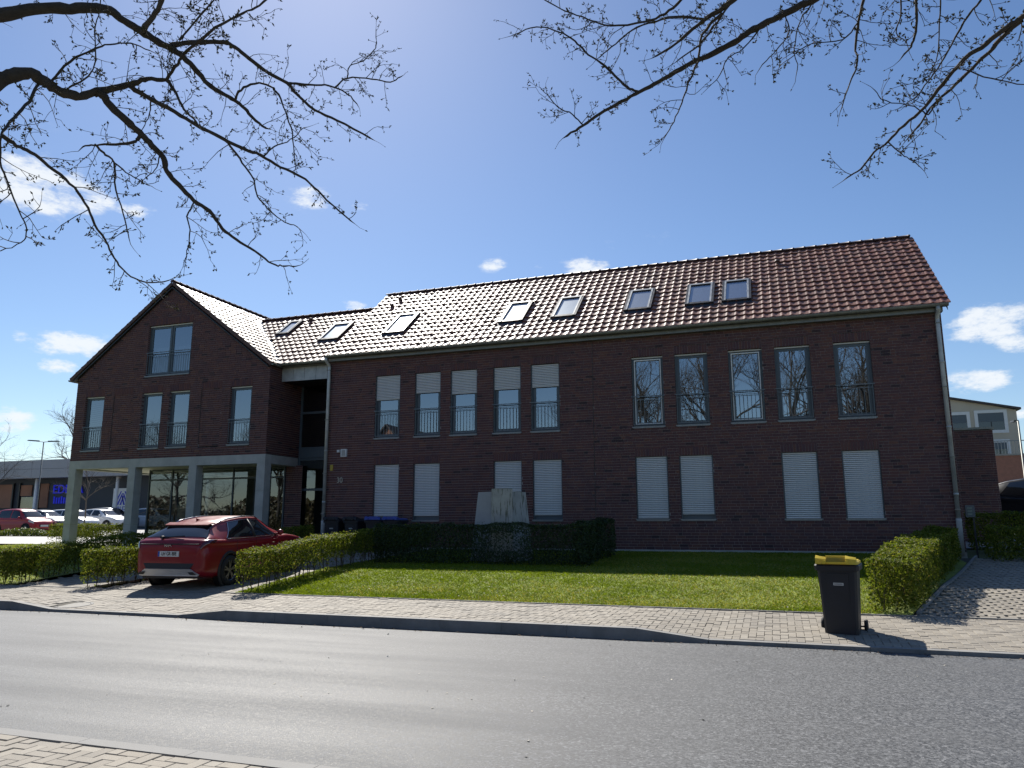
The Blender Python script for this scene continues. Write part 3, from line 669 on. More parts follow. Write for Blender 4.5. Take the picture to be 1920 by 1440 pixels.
mb = MB(); mb.quad((MVX0, EY, EZ-.25), (MVX0, RY, RZ-.25), (MVX0, RY, RZ+.02), (MVX0, EY, EZ+.02)); mb.build('verge_board', M['ridge'], BLD); mb = MB(); mb.quad((MVX1-.01, EY, EZ-.2), (MVX1-.01, RY, RZ-.2), (MVX1-.01, RY, RZ+.01), (MVX1-.01, EY, EZ+.01)); mb.build('verge_board', M['ridge'], BLD)
# gable roof
gy0, gy1 = -.10, 10.3
vR = Vector((-gc, 0, gs)); vL = Vector((gc, 0, gs)); gex = 4.95
gable_roof = slab('gable_roof', [(GRX+gex, gy0, gz(GRX+gex)-.03), (GRX+gex, gy1, gz(GRX+gex)-.03), (GRX, gy1, GRZ-.03), (GRX, gy0, GRZ-.03)], (gs, 0, gc))
slab('gable_roof_left', [(GRX-gex, gy1, gz(GRX+gex)-.03), (GRX-gex, gy0, gz(GRX+gex)-.03), (GRX, gy0, GRZ-.03), (GRX, gy1, GRZ-.03)], (-gs, 0, gc))
nr = int(6.1/TG)+1
eR = Vector((GRX+gex, gy0, gz(GRX+gex)))
tiles(gable_roof, eR, (0, 1, 0), vR, 40, 17, keep=lambda p: gz(p.x) > (cz(p.y) if p.y < RY else CRZ-(p.y-RY)*math.tan(PT))+.02)
eL = Vector((GRX-gex, gy1, gz(GRX+gex))); tiles(gable_roof, eL, (0, -1, 0), vL, 40, 17)
# reddish verge trim on the gable
mb = MB()
for s in (1, -1):
    p0 = Vector((GRX+s*gex, 0, gz(GRX+gex)-.05)); p1 = Vector((GRX, 0, GRZ-.05)); d = (p1-p0).normalized(); k = 15
    for i in range(k):
        a = p0+(p1-p0)*(i/k); b = p0+(p1-p0)*((i+.97)/k); m_ = (a+b)/2; nn = Vector((s*gs, 0, gc)); mb.obox(m_+Vector((0, -.105, 0))+nn*.01, d, (0, 1, 0), nn, (b-a).length/2, .02, .065)
mb.build('verge_trim', M['ridge'], BLD)
mb = MB()
for s in (1, -1):
    p0 = Vector((GRX+s*(gex-.12), -.05, gz(GRX+gex)-.14)); p1 = Vector((GRX, -.05, GRZ-.22)); d = (p1-p0).normalized(); mb.obox((p0+p1)/2, d, (0, 1, 0), Vector((s*gs, 0, gc)), (p1-p0).length/2, .06, .02)
mb.build('verge_soffit', M['dark_metal'], BLD)
# valley gutter
va = Vector((GRX+4.92-.05, CY-.02, CZ+.02)); vb = Vector((GRX+(GRZ-CRZ)/math.tan(ga), RY, CRZ+.02)); d = (vb-va).normalized(); sd = d.cross(Vector((0, 0, 1))).normalized()
mb = MB(); upv = sd.cross(d).normalized()
mb.quad(va+upv*.07-sd*.16, va+upv*.045, vb+upv*.045, vb+upv*.07-sd*.16); mb.quad(va+upv*.045, va+upv*.07+sd*.16, vb+upv*.07+sd*.16, vb+upv*.045); mb.build('valley_gutter', M['zinc'], BLD)
# ridge tiles
def ridge_run(a, b, first_r=.115):
    a, b = Vector(a), Vector(b); L = (b-a).length; n = int(L/.36); d = (b-a).normalized(); sd = d.cross(Vector((0, 0, 1))).normalized()
    mb = MB(); m = 7; ln = L/n+.05; rows = []
    for yy, rr in ((0, first_r), (.06, first_r+.004), (.065, first_r-.010), (ln, first_r-.022)):
        rows.append([(rr*math.cos(math.pi*k/m), yy, rr*.8*math.sin(math.pi*k/m)-.01) for k in range(m+1)])
    for r_ in rows: mb.v.extend(r_)
    for i in range(3):
        for k in range(m): mb.f.append((i*(m+1)+k, i*(m+1)+k+1, (i+1)*(m+1)+k+1, (i+1)*(m+1)+k)); mb.t.append(0)
    mb.f.append(tuple(range(m, -1, -1))); mb.t.append(0)
    me = mb.mesh('ridge_tile', M['ridge'], True); rot = Matrix((sd, d, Vector((0, 0, 1)))).transposed().to_4x4()
    for i in range(n):
        o = link('ridge_tile', me); o.matrix_basis = Matrix.Translation(a+d*(L/n*i)) @ rot @ Matrix.Rotation(rng.normal(0, .01), 4, 'Z'); o.parent = main_roof
ridge_run((MVX1, RY, RZ+.04), (MVX0, RY, RZ+.04)); ridge_run((MVX0-.02, RY, CRZ+.04), (-21.3, RY, CRZ+.04)); ridge_run((GRX, gy0-.02, GRZ+.03), (GRX, 9.0, GRZ+.03))
# gutters and downpipes
def half_gutter(a, b, r_=.075):
    a, b = Vector(a), Vector(b); d = (b-a).normalized(); sd = d.cross(Vector((0, 0, 1))).normalized(); mb = MB(); n = 10
    for sgn, rr in ((1, r_), (-1, r_-.006)):
        base = len(mb.v)
        for p in (a, b):
            for k in range(n+1):
                an = math.pi+math.pi*k/n; mb.v.append(tuple(p+sd*math.cos(an)*rr+Vector((0, 0, math.sin(an)*rr))))
        for k in range(n): mb.f.append((base+k, base+k+1, base+n+2+k, base+n+1+k)); mb.t.append(0)
    mb.tube([a+sd*r_, b+sd*r_], .011, 8); mb.tube([a-sd*r_, b-sd*r_], .009, 8); L = (b-a).length
    for p, q in ((a, 1), (b, -1)):
        mb.f.append(tuple(len(mb.v)+k for k in range(n+1))); mb.t.append(0)
        for k in range(n+1): an = math.pi+math.pi*k/n; mb.v.append(tuple(p+sd*math.cos(an)*r_+Vector((0, 0, math.sin(an)*r_))))
    for i in range(int(L/.8)+1): p = a+d*min(i*.8+.1, L-.05); mb.obox(p+Vector((0, 0, -.0))-sd*0, d, sd, (0, 0, 1), .014, r_+.006, .004)
    return mb.build('gutter', M['gutter'], BLD)
half_gutter((MVX0, EY-.07, EZ-.015), (MVX1, EY-.07, EZ-.015)); half_gutter((-17.52, CY-.08, CZ-.01), (MVX0-.02, CY-.08, CZ-.01)); half_gutter((GRX-gex-.06, gy0, 7.44), (GRX-gex-.06, gy1, 7.44)); half_gutter((GRX+gex+.05, gy0, 7.44), (GRX+gex+.05, .38, 7.44), .06)
mb = MB(); mb.box(MX0, EX0+.02, -.20, -.002, 7.30, 7.42); mb.box(-17.55, MX0-.02, .50, .66, 7.395, 7.45); mb.build('eaves_board', M['gutter'], BLD)
def pipe(x, y0=-.34, ztop=7.42, zb=GZ+.02):
    mb = MB(); r_ = .058; mb.tube([(x, y0, ztop), (x, y0+.01, ztop-.10), (x, -.09, ztop-.24), (x, -.085, ztop-.34), (x, -.085, 1.62)], r_, 12)
    for z in (5.9, 4.1, 2.3): mb.lathe((x, -.085, z), [(r_, -.03), (r_+.009, -.028), (r_+.009, .028), (r_, .03)], 12)
    d = mb.build('downpipe', M['zinc'], BLD, True)
    mb = MB(); mb.tube([(x, -.085, 1.66), (x, -.085, 1.60), (x, -.085, zb)], [.072, .070, .068], 12); mb.build('standpipe', simple('pale_grey_standpipe', (.42, .42, .41), .6, var=.1), d, True)
    for z in (7.0, 5.2, 3.3, 1.9):
        mb = MB(); mb.box(x-.066, x+.066, -.155, -.03, z-.012, z+.012); mb.box(x-.01, x+.01, -.03, .01, z-.01, z+.01)
        mb.build('pipe_clamp', M['gutter'], d)
pipe(4.50); pipe(-14.985)
# skylights
def skylight(x0, x1, ya, yb, plane0):
    y0, z0 = plane0; e = Vector((0, y0, z0))
    s0 = (ya-y0)/cp; s1 = (yb-y0)/cp; P = lambda x, s, h: Vector((x, y0+cp*s, z0+sp_*s))+nF*h
    mb = MB()
    def bar(xa, xb, sa, sb, h0, h1): mb.add([P(xa,sa,h0),P(xb,sa,h0),P(xb,sb,h0),P(xa,sb,h0),P(xa,sa,h1),P(xb,sa,h1),P(xb,sb,h1),P(xa,sb,h1)], [(0,3,2,1),(4,5,6,7),(0,1,5,4),(1,2,6,5),(2,3,7,6),(3,0,4,7)])
    w = .075
    bar(x0-.05, x0+w, s0-.05, s1+.05, -.02, .125); bar(x1-w, x1+.05, s0-.05, s1+.05, -.02, .125); bar(x0+w, x1-w, s0-.05, s0+w, -.02, .115); bar(x0+w, x1-w, s1-w, s1+.05, -.02, .13)
    o = mb.build('skylight', M['dark_metal'], BLD)
    mb2 = MB(); mb = mb2
    for a in (0,): 
        mb.add([P(x0+.02,s0-.02,.127),P(x0+.075,s0-.02,.127),P(x0+.075,s1,.133),P(x0+.02,s1,.133)], [(0,1,2,3)]); mb.add([P(x1-.075,s0-.02,.127),P(x1-.02,s0-.02,.127),P(x1-.02,s1,.133),P(x1-.075,s1,.133)], [(0,1,2,3)])
        mb.add([P(x0+.02,s1-.06,.134),P(x1-.02,s1-.06,.134),P(x1-.02,s1+.03,.134),P(x0+.02,s1+.03,.134)], [(0,1,2,3)])
    mb.build('cladding', M['zinc'], o)
    g = MB(); g.quad(P(x0+w, s0+w, .095), P(x1-w, s0+w, .095), P(x1-w, s1-w, .095), P(x0+w, s1-w, .095)); g.build('pane', M['sky_glass'], o)
    g = MB(); g.quad(P(x0+w, s0+w, .03), P(x1-w, s0+w, .03), P(x1-w, s1-w, .03), P(x0+w, s1-w, .03)); g.build('blind', M['blind'], o)
    g = MB(); g.quad(P(x0-.06, s0-.22, .052), P(x1+.06, s0-.22, .052), P(x1+.06, s0-.03, .075), P(x0-.06, s0-.03, .075)); g.build('apron', M['dark_metal'], o)
for a in (-13.33, -8.77, -6.87, -4.36, -2.38, -1.23): skylight(a, a+.80, .86, 2.09, (EY, EZ))
skylight(-16.75, -15.92, 1.85, 2.95, (CY, CZ)); skylight(-19.35, -18.8, 2.66, 3.58, (CY, CZ))
for (x, y, pl) in ((.5, 3.1, (EY, EZ)), (-14.15, 2.9, (EY, EZ)), (-14.06, 3.43, (EY, EZ)), (-18.38, 3.55, (CY, CZ))):
    z = pl[1]+(y-pl[0])*math.tan(PT); mb = MB(); mb.tube([(x, y, z-.02), (x, y, z+.12)], .055, 10); mb.lathe((x, y, z+.11), [(.05, 0), (.085, .01), (.085, .05), (.05, .085), (0, .09)], 12); mb.build('roof_vent', M['ridge'], BLD, True)
# small fittings on the wall
def solid_text(o):          # lettering becomes plain mesh
    dg = bpy.context.evaluated_depsgraph_get(); dg.update(); me = bpy.data.meshes.new_from_object(o.evaluated_get(dg)); n = o.name; m = bpy.data.objects.new(n, me); col.objects.link(m)
    m.location = o.location; m.rotation_euler = o.rotation_euler; m.scale = o.scale; m.parent = o.parent; m.matrix_parent_inverse = o.matrix_parent_inverse.copy(); bpy.data.objects.remove(o); m.name = n; return m
def text(name, body, size, mat, loc, rot, parent, ext=.004, sx=1.0, ax='CENTER'):
    c = bpy.data.curves.new(name, 'FONT'); c.body = body; c.size = size; c.extrude = ext; c.align_x = ax; c.align_y = 'CENTER'; c.materials.append(mat)
    o = bpy.data.objects.new(name, c); col.objects.link(o); o.location = loc; o.rotation_euler = rot; o.scale = (sx, 1, 1); setpar(o, parent); return solid_text(o)
M['number'] = simple('pale_number', (.5, .46, .38), .5)
text('house_number', '30', .27, M['number'], (-14.43, -.012, 3.05), (R(90), 0, 0), BLD, .01, .9)
mb = MB(); mb.box(-14.40, -14.17, -.07, .0, 3.87, 4.14); v_ = mb.build('wall_vent', M['white_plastic'], BLD); mb = MB()
for i in range(6): mb.box(-14.35, -14.22, -.082, -.071, 3.91+i*.033, 3.93+i*.033)
mb.build('louvre', M['sill'], v_)
mb = MB(); mb.box(-14.56, -14.45, -.06, .0, 4.03, 4.12); mb.box(-14.48, -14.45, -.10, -.06, 4.05, 4.10); mb.build('motion_sensor', M['white_plastic'], BLD)
mb = MB(); mb.box(-14.83, -14.72, -.03, .0, 3.40, 3.60); mb.build('yellow_plate', simple('yellow_plate', (.45, .33, .04), .5), BLD)
mb = MB(); mb.box(-15.55, -15.14, 1.96, 1.98, 2.0, 2.55); eb = mb.build('entrance_sign', M['white_plastic'], BLD)
text('letter', 'E', .42, simple('sign_navy', (.03, .035, .09), .5), (-15.36, 1.955, 2.27), (R(90), 0, 0), eb)
mb = MB(); mb.box(-15.75, -15.15, 1.7, 1.95, GZ, 1.72); mb.build('letterbox_block', M['frame'], BLD)
# right annex with its own brickwork
ANX = thing('annex_building', (6, 8, .7), 'low flat-topped dark brick annex behind the right end of the house', 'building', world=True)
B, S = brickwork(lambda z: 4.7, lambda z: 7.45, GZ+.1, 4.84, [], 31, False); lay_bricks(ANX, 'front_wall', B, S, lambda u, w, d: (u, 8.0+d, w))
mb = MB(); mb.box(4.7, 7.448, 8.013, 16, GZ-.2, 4.82); mb.build('side_walls', M['far_brick'], ANX)
mb = MB(); mb.box(4.66, 7.5, 7.95, 16.05, 4.84, 4.92); mb.build('coping', M['gutter'], ANX)
# ================================================================ planting
def leaves(P, Nn, size, asp=.55, up=.0):
    """diamond leaves at points P with mean outward normals Nn -> verts, faces"""
    n = len(P); d = Nn+rng.normal(0, .75, (n, 3)); d[:, 2] += up; d /= np.linalg.norm(d, axis=1)[:, None]
    a = rng.normal(0, 1, (n, 3)); u = np.cross(d, a); u /= np.linalg.norm(u, axis=1)[:, None]; v = np.cross(d, u)
    s = size*(.65+.7*rng.random(n))[:, None]
    V = np.stack([P-u*s, P+v*s*asp+d*s*.12, P+u*s, P-v*s*asp+d*s*.12], 1).reshape(-1, 3)
    return V, (np.arange(n)[:, None]*4+np.arange(4)[None])
def lump(x, y, z): return .035*np.sin(x*3.1+y*2.3+1)+.025*np.sin(y*5.7-z*4+x*1.7)+.02*np.sin(x*9.1+z*7.3)+.015*np.sin(y*12.1+x*3)
def hedge(name, a, b, w, h, label, mat='hedge', dens=1300, size=.026, z_skirt=.20, stems=True, thin=None, group='clipped hedges'):
    a, b = np.array(a, float), np.array(b, float); L = np.linalg.norm(b-a); d = (b-a)/L; s = np.array([d[1], -d[0]])
    root = thing(name, (*(a+b)/2, H(*((a+b)/2))), label, 'hedge', group, world=True)
    faces = [('s', L*h, 1), ('s', L*h, -1), ('t', L*w, 0), ('e', w*h, 1), ('e', w*h, -1)]
    Ps, Ns = [], []
    for kind, area, sg in faces:
        n = int(area*dens*(1.25 if kind == 't' else 1)); u, v = rng.random(n), rng.random(n); dep = np.abs(rng.normal(0, .05, n))
        if kind == 's':
            al, ht, of = u*L, v*h, sg*(w/2-dep); nn = np.stack([s[0]*sg*np.ones(n), s[1]*sg*np.ones(n), np.zeros(n)+.15], 1)
        elif kind == 't':
            al, of, ht = u*L, (v-.5)*w, h-dep*.7; nn = np.tile([0, 0, 1.0], (n, 1))
        else:
            al, of, ht = (L-dep if sg > 0 else dep), (u-.5)*w, v*h; nn = np.stack([d[0]*sg*np.ones(n), d[1]*sg*np.ones(n), np.zeros(n)+.15], 1)
        k = rng.random(n) < np.clip((ht-z_skirt*(.4+.9*rng.random(n)))/.16+.12, .05, 1)
        al, of, ht, nn = al[k], of[k], ht[k], nn[k]
        x = a[0]+d[0]*al+s[0]*of; y = a[1]+d[1]*al+s[1]*of; lp = lump(x, y, ht)
        g = np.array([H(p, q) for p, q in zip(x, y)])
        P = np.stack([x, y, g+ht], 1)+nn*lp[:, None]; nn = nn*1.9 if kind == 't' else nn
        if thin is not None: kk = thin(P); P, nn = P[kk], nn[kk]
        Ps.append(P); Ns.append(nn)
    n = int(L*w*h*dens*1.1); u = rng.random((n, 3)); al, of, ht = u[:, 0]*L, (u[:, 1]-.5)*w*.8, z_skirt*.8+(h*.93-z_skirt*.8)*u[:, 2]
    x = a[0]+d[0]*al+s[0]*of; y = a[1]+d[1]*al+s[1]*of; g = np.array([H(p, q) for p, q in zip(x, y)])
    Pi = np.stack([x, y, g+ht], 1)
    if thin is not None: Pi = Pi[thin(Pi)]
    Ps.append(Pi); Ns.append(np.zeros((len(Pi), 3))+[0, 0, .3])
    n2 = int(L*w*45); al = rng.random(n2)*L; of = (rng.random(n2)-.5)*w; x = a[0]+d[0]*al+s[0]*of; y = a[1]+d[1]*al+s[1]*of      # new shoots standing above the cut
    g = np.array([H(p, q) for p, q in zip(x, y)]); Ps.append(np.stack([x, y, g+h+.02+.04*rng.random(n2)], 1)); Ns.append(np.tile([0, 0, 1.0], (n2, 1)))
    P, Nn = np.concatenate(Ps), np.concatenate(Ns); V, F = leaves(P, Nn, size, .55)
    o = big_mesh('foliage', V, F, M[mat], rng.random(len(F))*.999, root)
    if stems:
        mb = MB()
        for i in range(int(L/.17)):
            al = (i+.5+random.uniform(-.4, .4))*.17; of = random.uniform(-.25, .25)*w; p = a+d*al+s*of; z = H(*p)
            tip = Vector((p[0]+random.uniform(-.06, .06), p[1]+random.uniform(-.06, .06), z+.32)); mb.tube([(p[0], p[1], z-.03), tip], [.011, .008], 5, False)
            for k in range(3):
                q = tip+Vector((random.uniform(-.16, .16), random.uniform(-.16, .16), random.uniform(.15, h-.4))); mid = Vector((p[0], p[1], z+random.uniform(.06, .3))); mb.tube([mid, (mid+q)/2+Vector((random.uniform(-.03, .03), random.uniform(-.03, .03), 0)), q], [.007, .005, .003], 4, False)
        mb.build('stems', M['twig'], root)
    return root
hedge('hedge', (-10.52, -9.72), (-10.52, -.9), .52, .84, 'clipped hedge running back from the pavement right of the red hatchback', z_skirt=.34)
hedge('hedge', (-14.66, -9.85), (-14.66, -1.5), .52, .83, 'clipped hedge between the parked red car and the entrance path', z_skirt=.22)
hedge('hedge', (-17.32, -9.7), (-17.32, -.6), .6, .80, 'leftmost clipped hedge bordering the entrance path and left lawn', z_skirt=.24)
hedge('hedge', (-25.5, -9.45), (-17.0, -9.45), .5, .80, 'clipped hedge along the pavement at the left edge of the picture', dens=700, size=.034, z_skirt=.2)
hedge('hedge', (1.62, -9.55), (3.85, -1.4), .70, .80, 'bright green clipped hedge behind the yellow-lidded bin', z_skirt=.06, dens=1500)
TWX, TWY = -7.1, -3.55
def front_thin(P):
    k = (P[:, 0] > -7.02) & (P[:, 0] < -6.12) & (P[:, 2] > .88) & (P[:, 2] < 1.34) & (P[:, 1] < -4.0)
    return ~k | (rng.random(len(P)) < .30)
hedge('hedge', (-10.2, -4.75), (-4.4, -4.75), .5, 1.0, 'dark evergreen hedge in front of the concrete shaft on the lawn', 'darkhedge', 1500, .024, .0, False, front_thin)
hedge('hedge', (-4.62, -4.48), (-4.62, -1.7), .5, 1.0, 'dark evergreen hedge at the right side of the concrete shaft', 'darkhedge', 1100, .026, .0, False)
hedge('hedge', (4.9, -1.25), (12.5, -1.0), .7, .78, 'shaded hedge across the far end of the paved driveway', 'hedge', 900, .03, .0, False)
hedge('hedge', (5.2, 2.3), (14, 2.6), .7, 1.05, 'hedge behind the driveway in front of the brick annex', 'hedge', 700, .034, .0, False)
hedge('hedge', (-29.3, 1.45), (-25.1, 1.45), .5, .80, 'sunlit hedge behind the leftmost concrete column', 'hedge', 900, .03, .22)
def shrub(c, rx, ry, h, label, n=1500, size=.05, mat='shrub', group='ground shrubs'):
    root = thing('shrub', (c[0], c[1], H(*c)), label, 'shrub', group, world=True)
    th, ph = rng.random(n)*2*np.pi, np.arccos(rng.random(n)); r_ = .65+.4*rng.random(n)
    nn = np.stack([np.cos(th)*np.sin(ph), np.sin(th)*np.sin(ph), np.cos(ph)], 1); P = np.stack([c[0]+rx*nn[:, 0]*r_, c[1]+ry*nn[:, 1]*r_, H(*c)+.02+h*nn[:, 2]*r_], 1)
    V, F = leaves(P, nn, size); big_mesh('foliage', V, F, M[mat], rng.random(n)*.999, root)
    mb = MB()
    for i in range(12): mb.tube([(c[0], c[1], H(*c)-.02), (c[0]+random.uniform(-.6, .6)*rx, c[1]+random.uniform(-.6, .6)*ry, H(*c)+h*.8)], [.012, .005], 4, False)
    mb.build('stems', M['twig'], root)
shrub((-45.0, 9.2), 2.6, .5, .45, 'yellow green low shrub left of the parked red hatchback front wheel', 1600, .06)
shrub((-40.6, 9.0), 2.2, .5, .42, 'low yellow green shrub strip in front of the parked cars', 1600, .06)
shrub((-37.0, 9.0), 1.8, .5, .42, 'low yellow green shrub beside the left concrete column', 1400, .06)
shrub((-14.2, .9), .9, .45, .5, 'dark shrub at the foot of the stair glazing', 900, .04, 'darkhedge')
shrub((-16.6, .75), 1.0, .45, .45, 'dark low shrub before the entrance glazing', 900, .04, 'darkhedge')

# lawns: soil sheet and blades
def lawn_sheet(name, xs, ys):
    mb = MB()
    def pt(u, v):
        y = ys[0]+(ys[1]-ys[0])*v; x1 = min(xs[1], hedge_x(y)+.3) if xs[1] > 0 else xs[1]; x = xs[0]+(x1-xs[0])*u; return (x, y, H(x, y)+.006)
    mb.grid(pt, 40, 30); tag(mb.build(name, M['thatch'], sm=True), kind='structure')
def lawn(name, xs, ys, n, inside, label, hmax=.05, seedpow=1.0):
    lawn_sheet(name, xs, ys)
    x = xs[0]+(xs[1]-xs[0])*rng.random(n); y = ys[0]+(ys[1]-ys[0])*rng.random(n)**seedpow; k = inside(x, y); x, y = x[k], y[k]; n = len(x)
    z = np.array([H(p, q) for p, q in zip(x, y)]); patch = np.clip(.5+.35*np.sin(x*1.3+np.sin(y*1.7)*2)*np.sin(y*1.1+x*.6)+.3*np.sin(x*.55+1.3*np.sin(y*.9+x*.3)), 0, 1)
    fine = .5+.5*np.sin(x*7.3+3*np.sin(y*4.1))*np.sin(y*6.1+2*np.sin(x*3.3))
    h = hmax*(.30+.5*rng.random(n)+.45*fine*patch); th = rng.random(n)*np.pi; w = .0045+.004*rng.random(n)
    dx, dy = np.cos(th)*w, np.sin(th)*w; lx, ly = rng.normal(0, .85, n)*h, rng.normal(0, .85, n)*h
    P0 = np.stack([x-dx, y-dy, z], 1); P1 = np.stack([x+dx, y+dy, z], 1); P2 = np.stack([x+lx*.4+dx*.7, y+ly*.4+dy*.7, z+h*.6], 1); P3 = np.stack([x+lx, y+ly, z+h], 1)
    V = np.stack([P0, P1, P2, P3], 1).reshape(-1, 3); F = np.arange(n)[:, None]*4+np.arange(4)[None]
    tint = np.clip(.02+.45*rng.random(n)+.42*patch+.12*fine+(rng.random(n) < .05)*.3, 0, .995)
    o = big_mesh('grass', V, F, M['grass'], tint); tag(o, label, 'grass', kind='stuff')
def in_lawn(x, y): return (x > -10.75) & (x < 1.4+(y+9.7)*.305) & (y > -9.685) & (y < -.04)
lawn('lawn', (-10.8, 4.2), (-9.685, -.03), 230000, in_lawn, 'mown lawn between the hedges and the pavement', .05, 1.35)
lawn('left_lawn', (-30, -17.2), (-9.6, .5), 70000, lambda x, y: (x < -17.4), 'mown lawn beside the gabled wing on the left', .05)
# fallen petals and leaf scraps on grass and along the kerb
def litter(n, xf, yf, zf, size, label, mat):
    P = np.array([(x, y, zf(x, y)+.012) for x, y in zip(xf(n), yf(n))]); V, F = leaves(P, np.tile([0, 0, 2.5], (n, 1)), size, .6); tag(big_mesh('leaf_litter', V, F, mat, rng.random(n)), label, 'leaf litter', kind='stuff')
M['petal'] = simple('dry_petal', (.5, .46, .38), .9, var=.2); M['dryleaf'] = simple('dry_leaf', (.10, .062, .032), .9, var=.4, vscale=20)
litter(110, lambda n: -10+11*rng.random(n), lambda n: -9.6+4.5*rng.random(n), lambda x, y: H(x, y)+.03, .018, 'pale petals scattered over the lawn', M['petal'])
litter(260, lambda n: -16+20*rng.random(n), lambda n: -12.2-.10*np.abs(rng.normal(0, 1, n)), lambda x, y: road_z(x, y), .02, 'dry leaf scraps along the far gutter', M['dryleaf'])
litter(60, lambda n: -9+13*rng.random(n), lambda n: -18.2+6*rng.random(n), lambda x, y: road_z(x, y)-.006, .016, 'pale scraps on the asphalt', M['petal'])

# concrete ventilation shaft in the hedge
M['shaft'] = simple('smooth_shaft_concrete', (.33, .33, .325), .8, var=.12, vscale=2, bump=.2, bscale=60)
SH = thing('concrete_shaft', (TWX, TWY, H(TWX, TWY)), 'grey concrete octagonal ventilation shaft streaked with green algae behind dark hedge', 'ventilation shaft', rz=R(20))
mb = MB(); z0 = 0.0; zt = 1.80
def octo(hw, hd, c): return [(-c, -hd), (c, -hd), (hw, -c), (hw, c), (c, hd), (-c, hd), (-hw, c), (-hw, -c)]
bo, to = octo(.84, .84, .29), octo(.64, .64, .28)
for i in range(8):
    a, b = bo[i], bo[(i+1) % 8]; c_, d_ = to[(i+1) % 8], to[i]; mb = MB(); ex = .07 if i == 0 else 0.0
    pts = [Vector((*a, 0)), Vector((*b, 0)), Vector((*c_, zt+ex)), Vector((*d_, zt+ex))]
    if i == 0: pts = [p+Vector((0, -.03-.16*(p.z > 1), 0)) for p in pts]
    n = (pts[1]-pts[0]).cross(pts[3]-pts[0]).normalized(); d = (pts[1]-pts[0]).normalized()*.004; q = [pts[0]+d, pts[1]-d, pts[2]-d, pts[3]+d]; r_ = [p-n*.08 for p in q]
    mb.add(q+r_, [(0,1,2,3),(7,6,5,4),(0,4,5,1),(1,5,6,2),(2,6,7,3),(3,7,4,0)]); mb.build('panel', M['stained'] if i in (0, 1, 2) else M['shaft'], SH)
mb = MB(); k_ = [(x*.95, y*.95) for x, y in bo]; k2_ = [(x*.94, y*.94) for x, y in to]
mb.add([(*p, 0) for p in k_]+[(*p, zt-.03) for p in k2_], [(i, (i+1) % 8, 8+(i+1) % 8, 8+i) for i in range(8)]); mb.build('core', M['stained'], SH)
mb = MB(); mb.add([(*p, zt-.04) for p in octo(.63, .63, .27)], [tuple(range(8))]); mb.build('top_slab', M['stained'], SH)

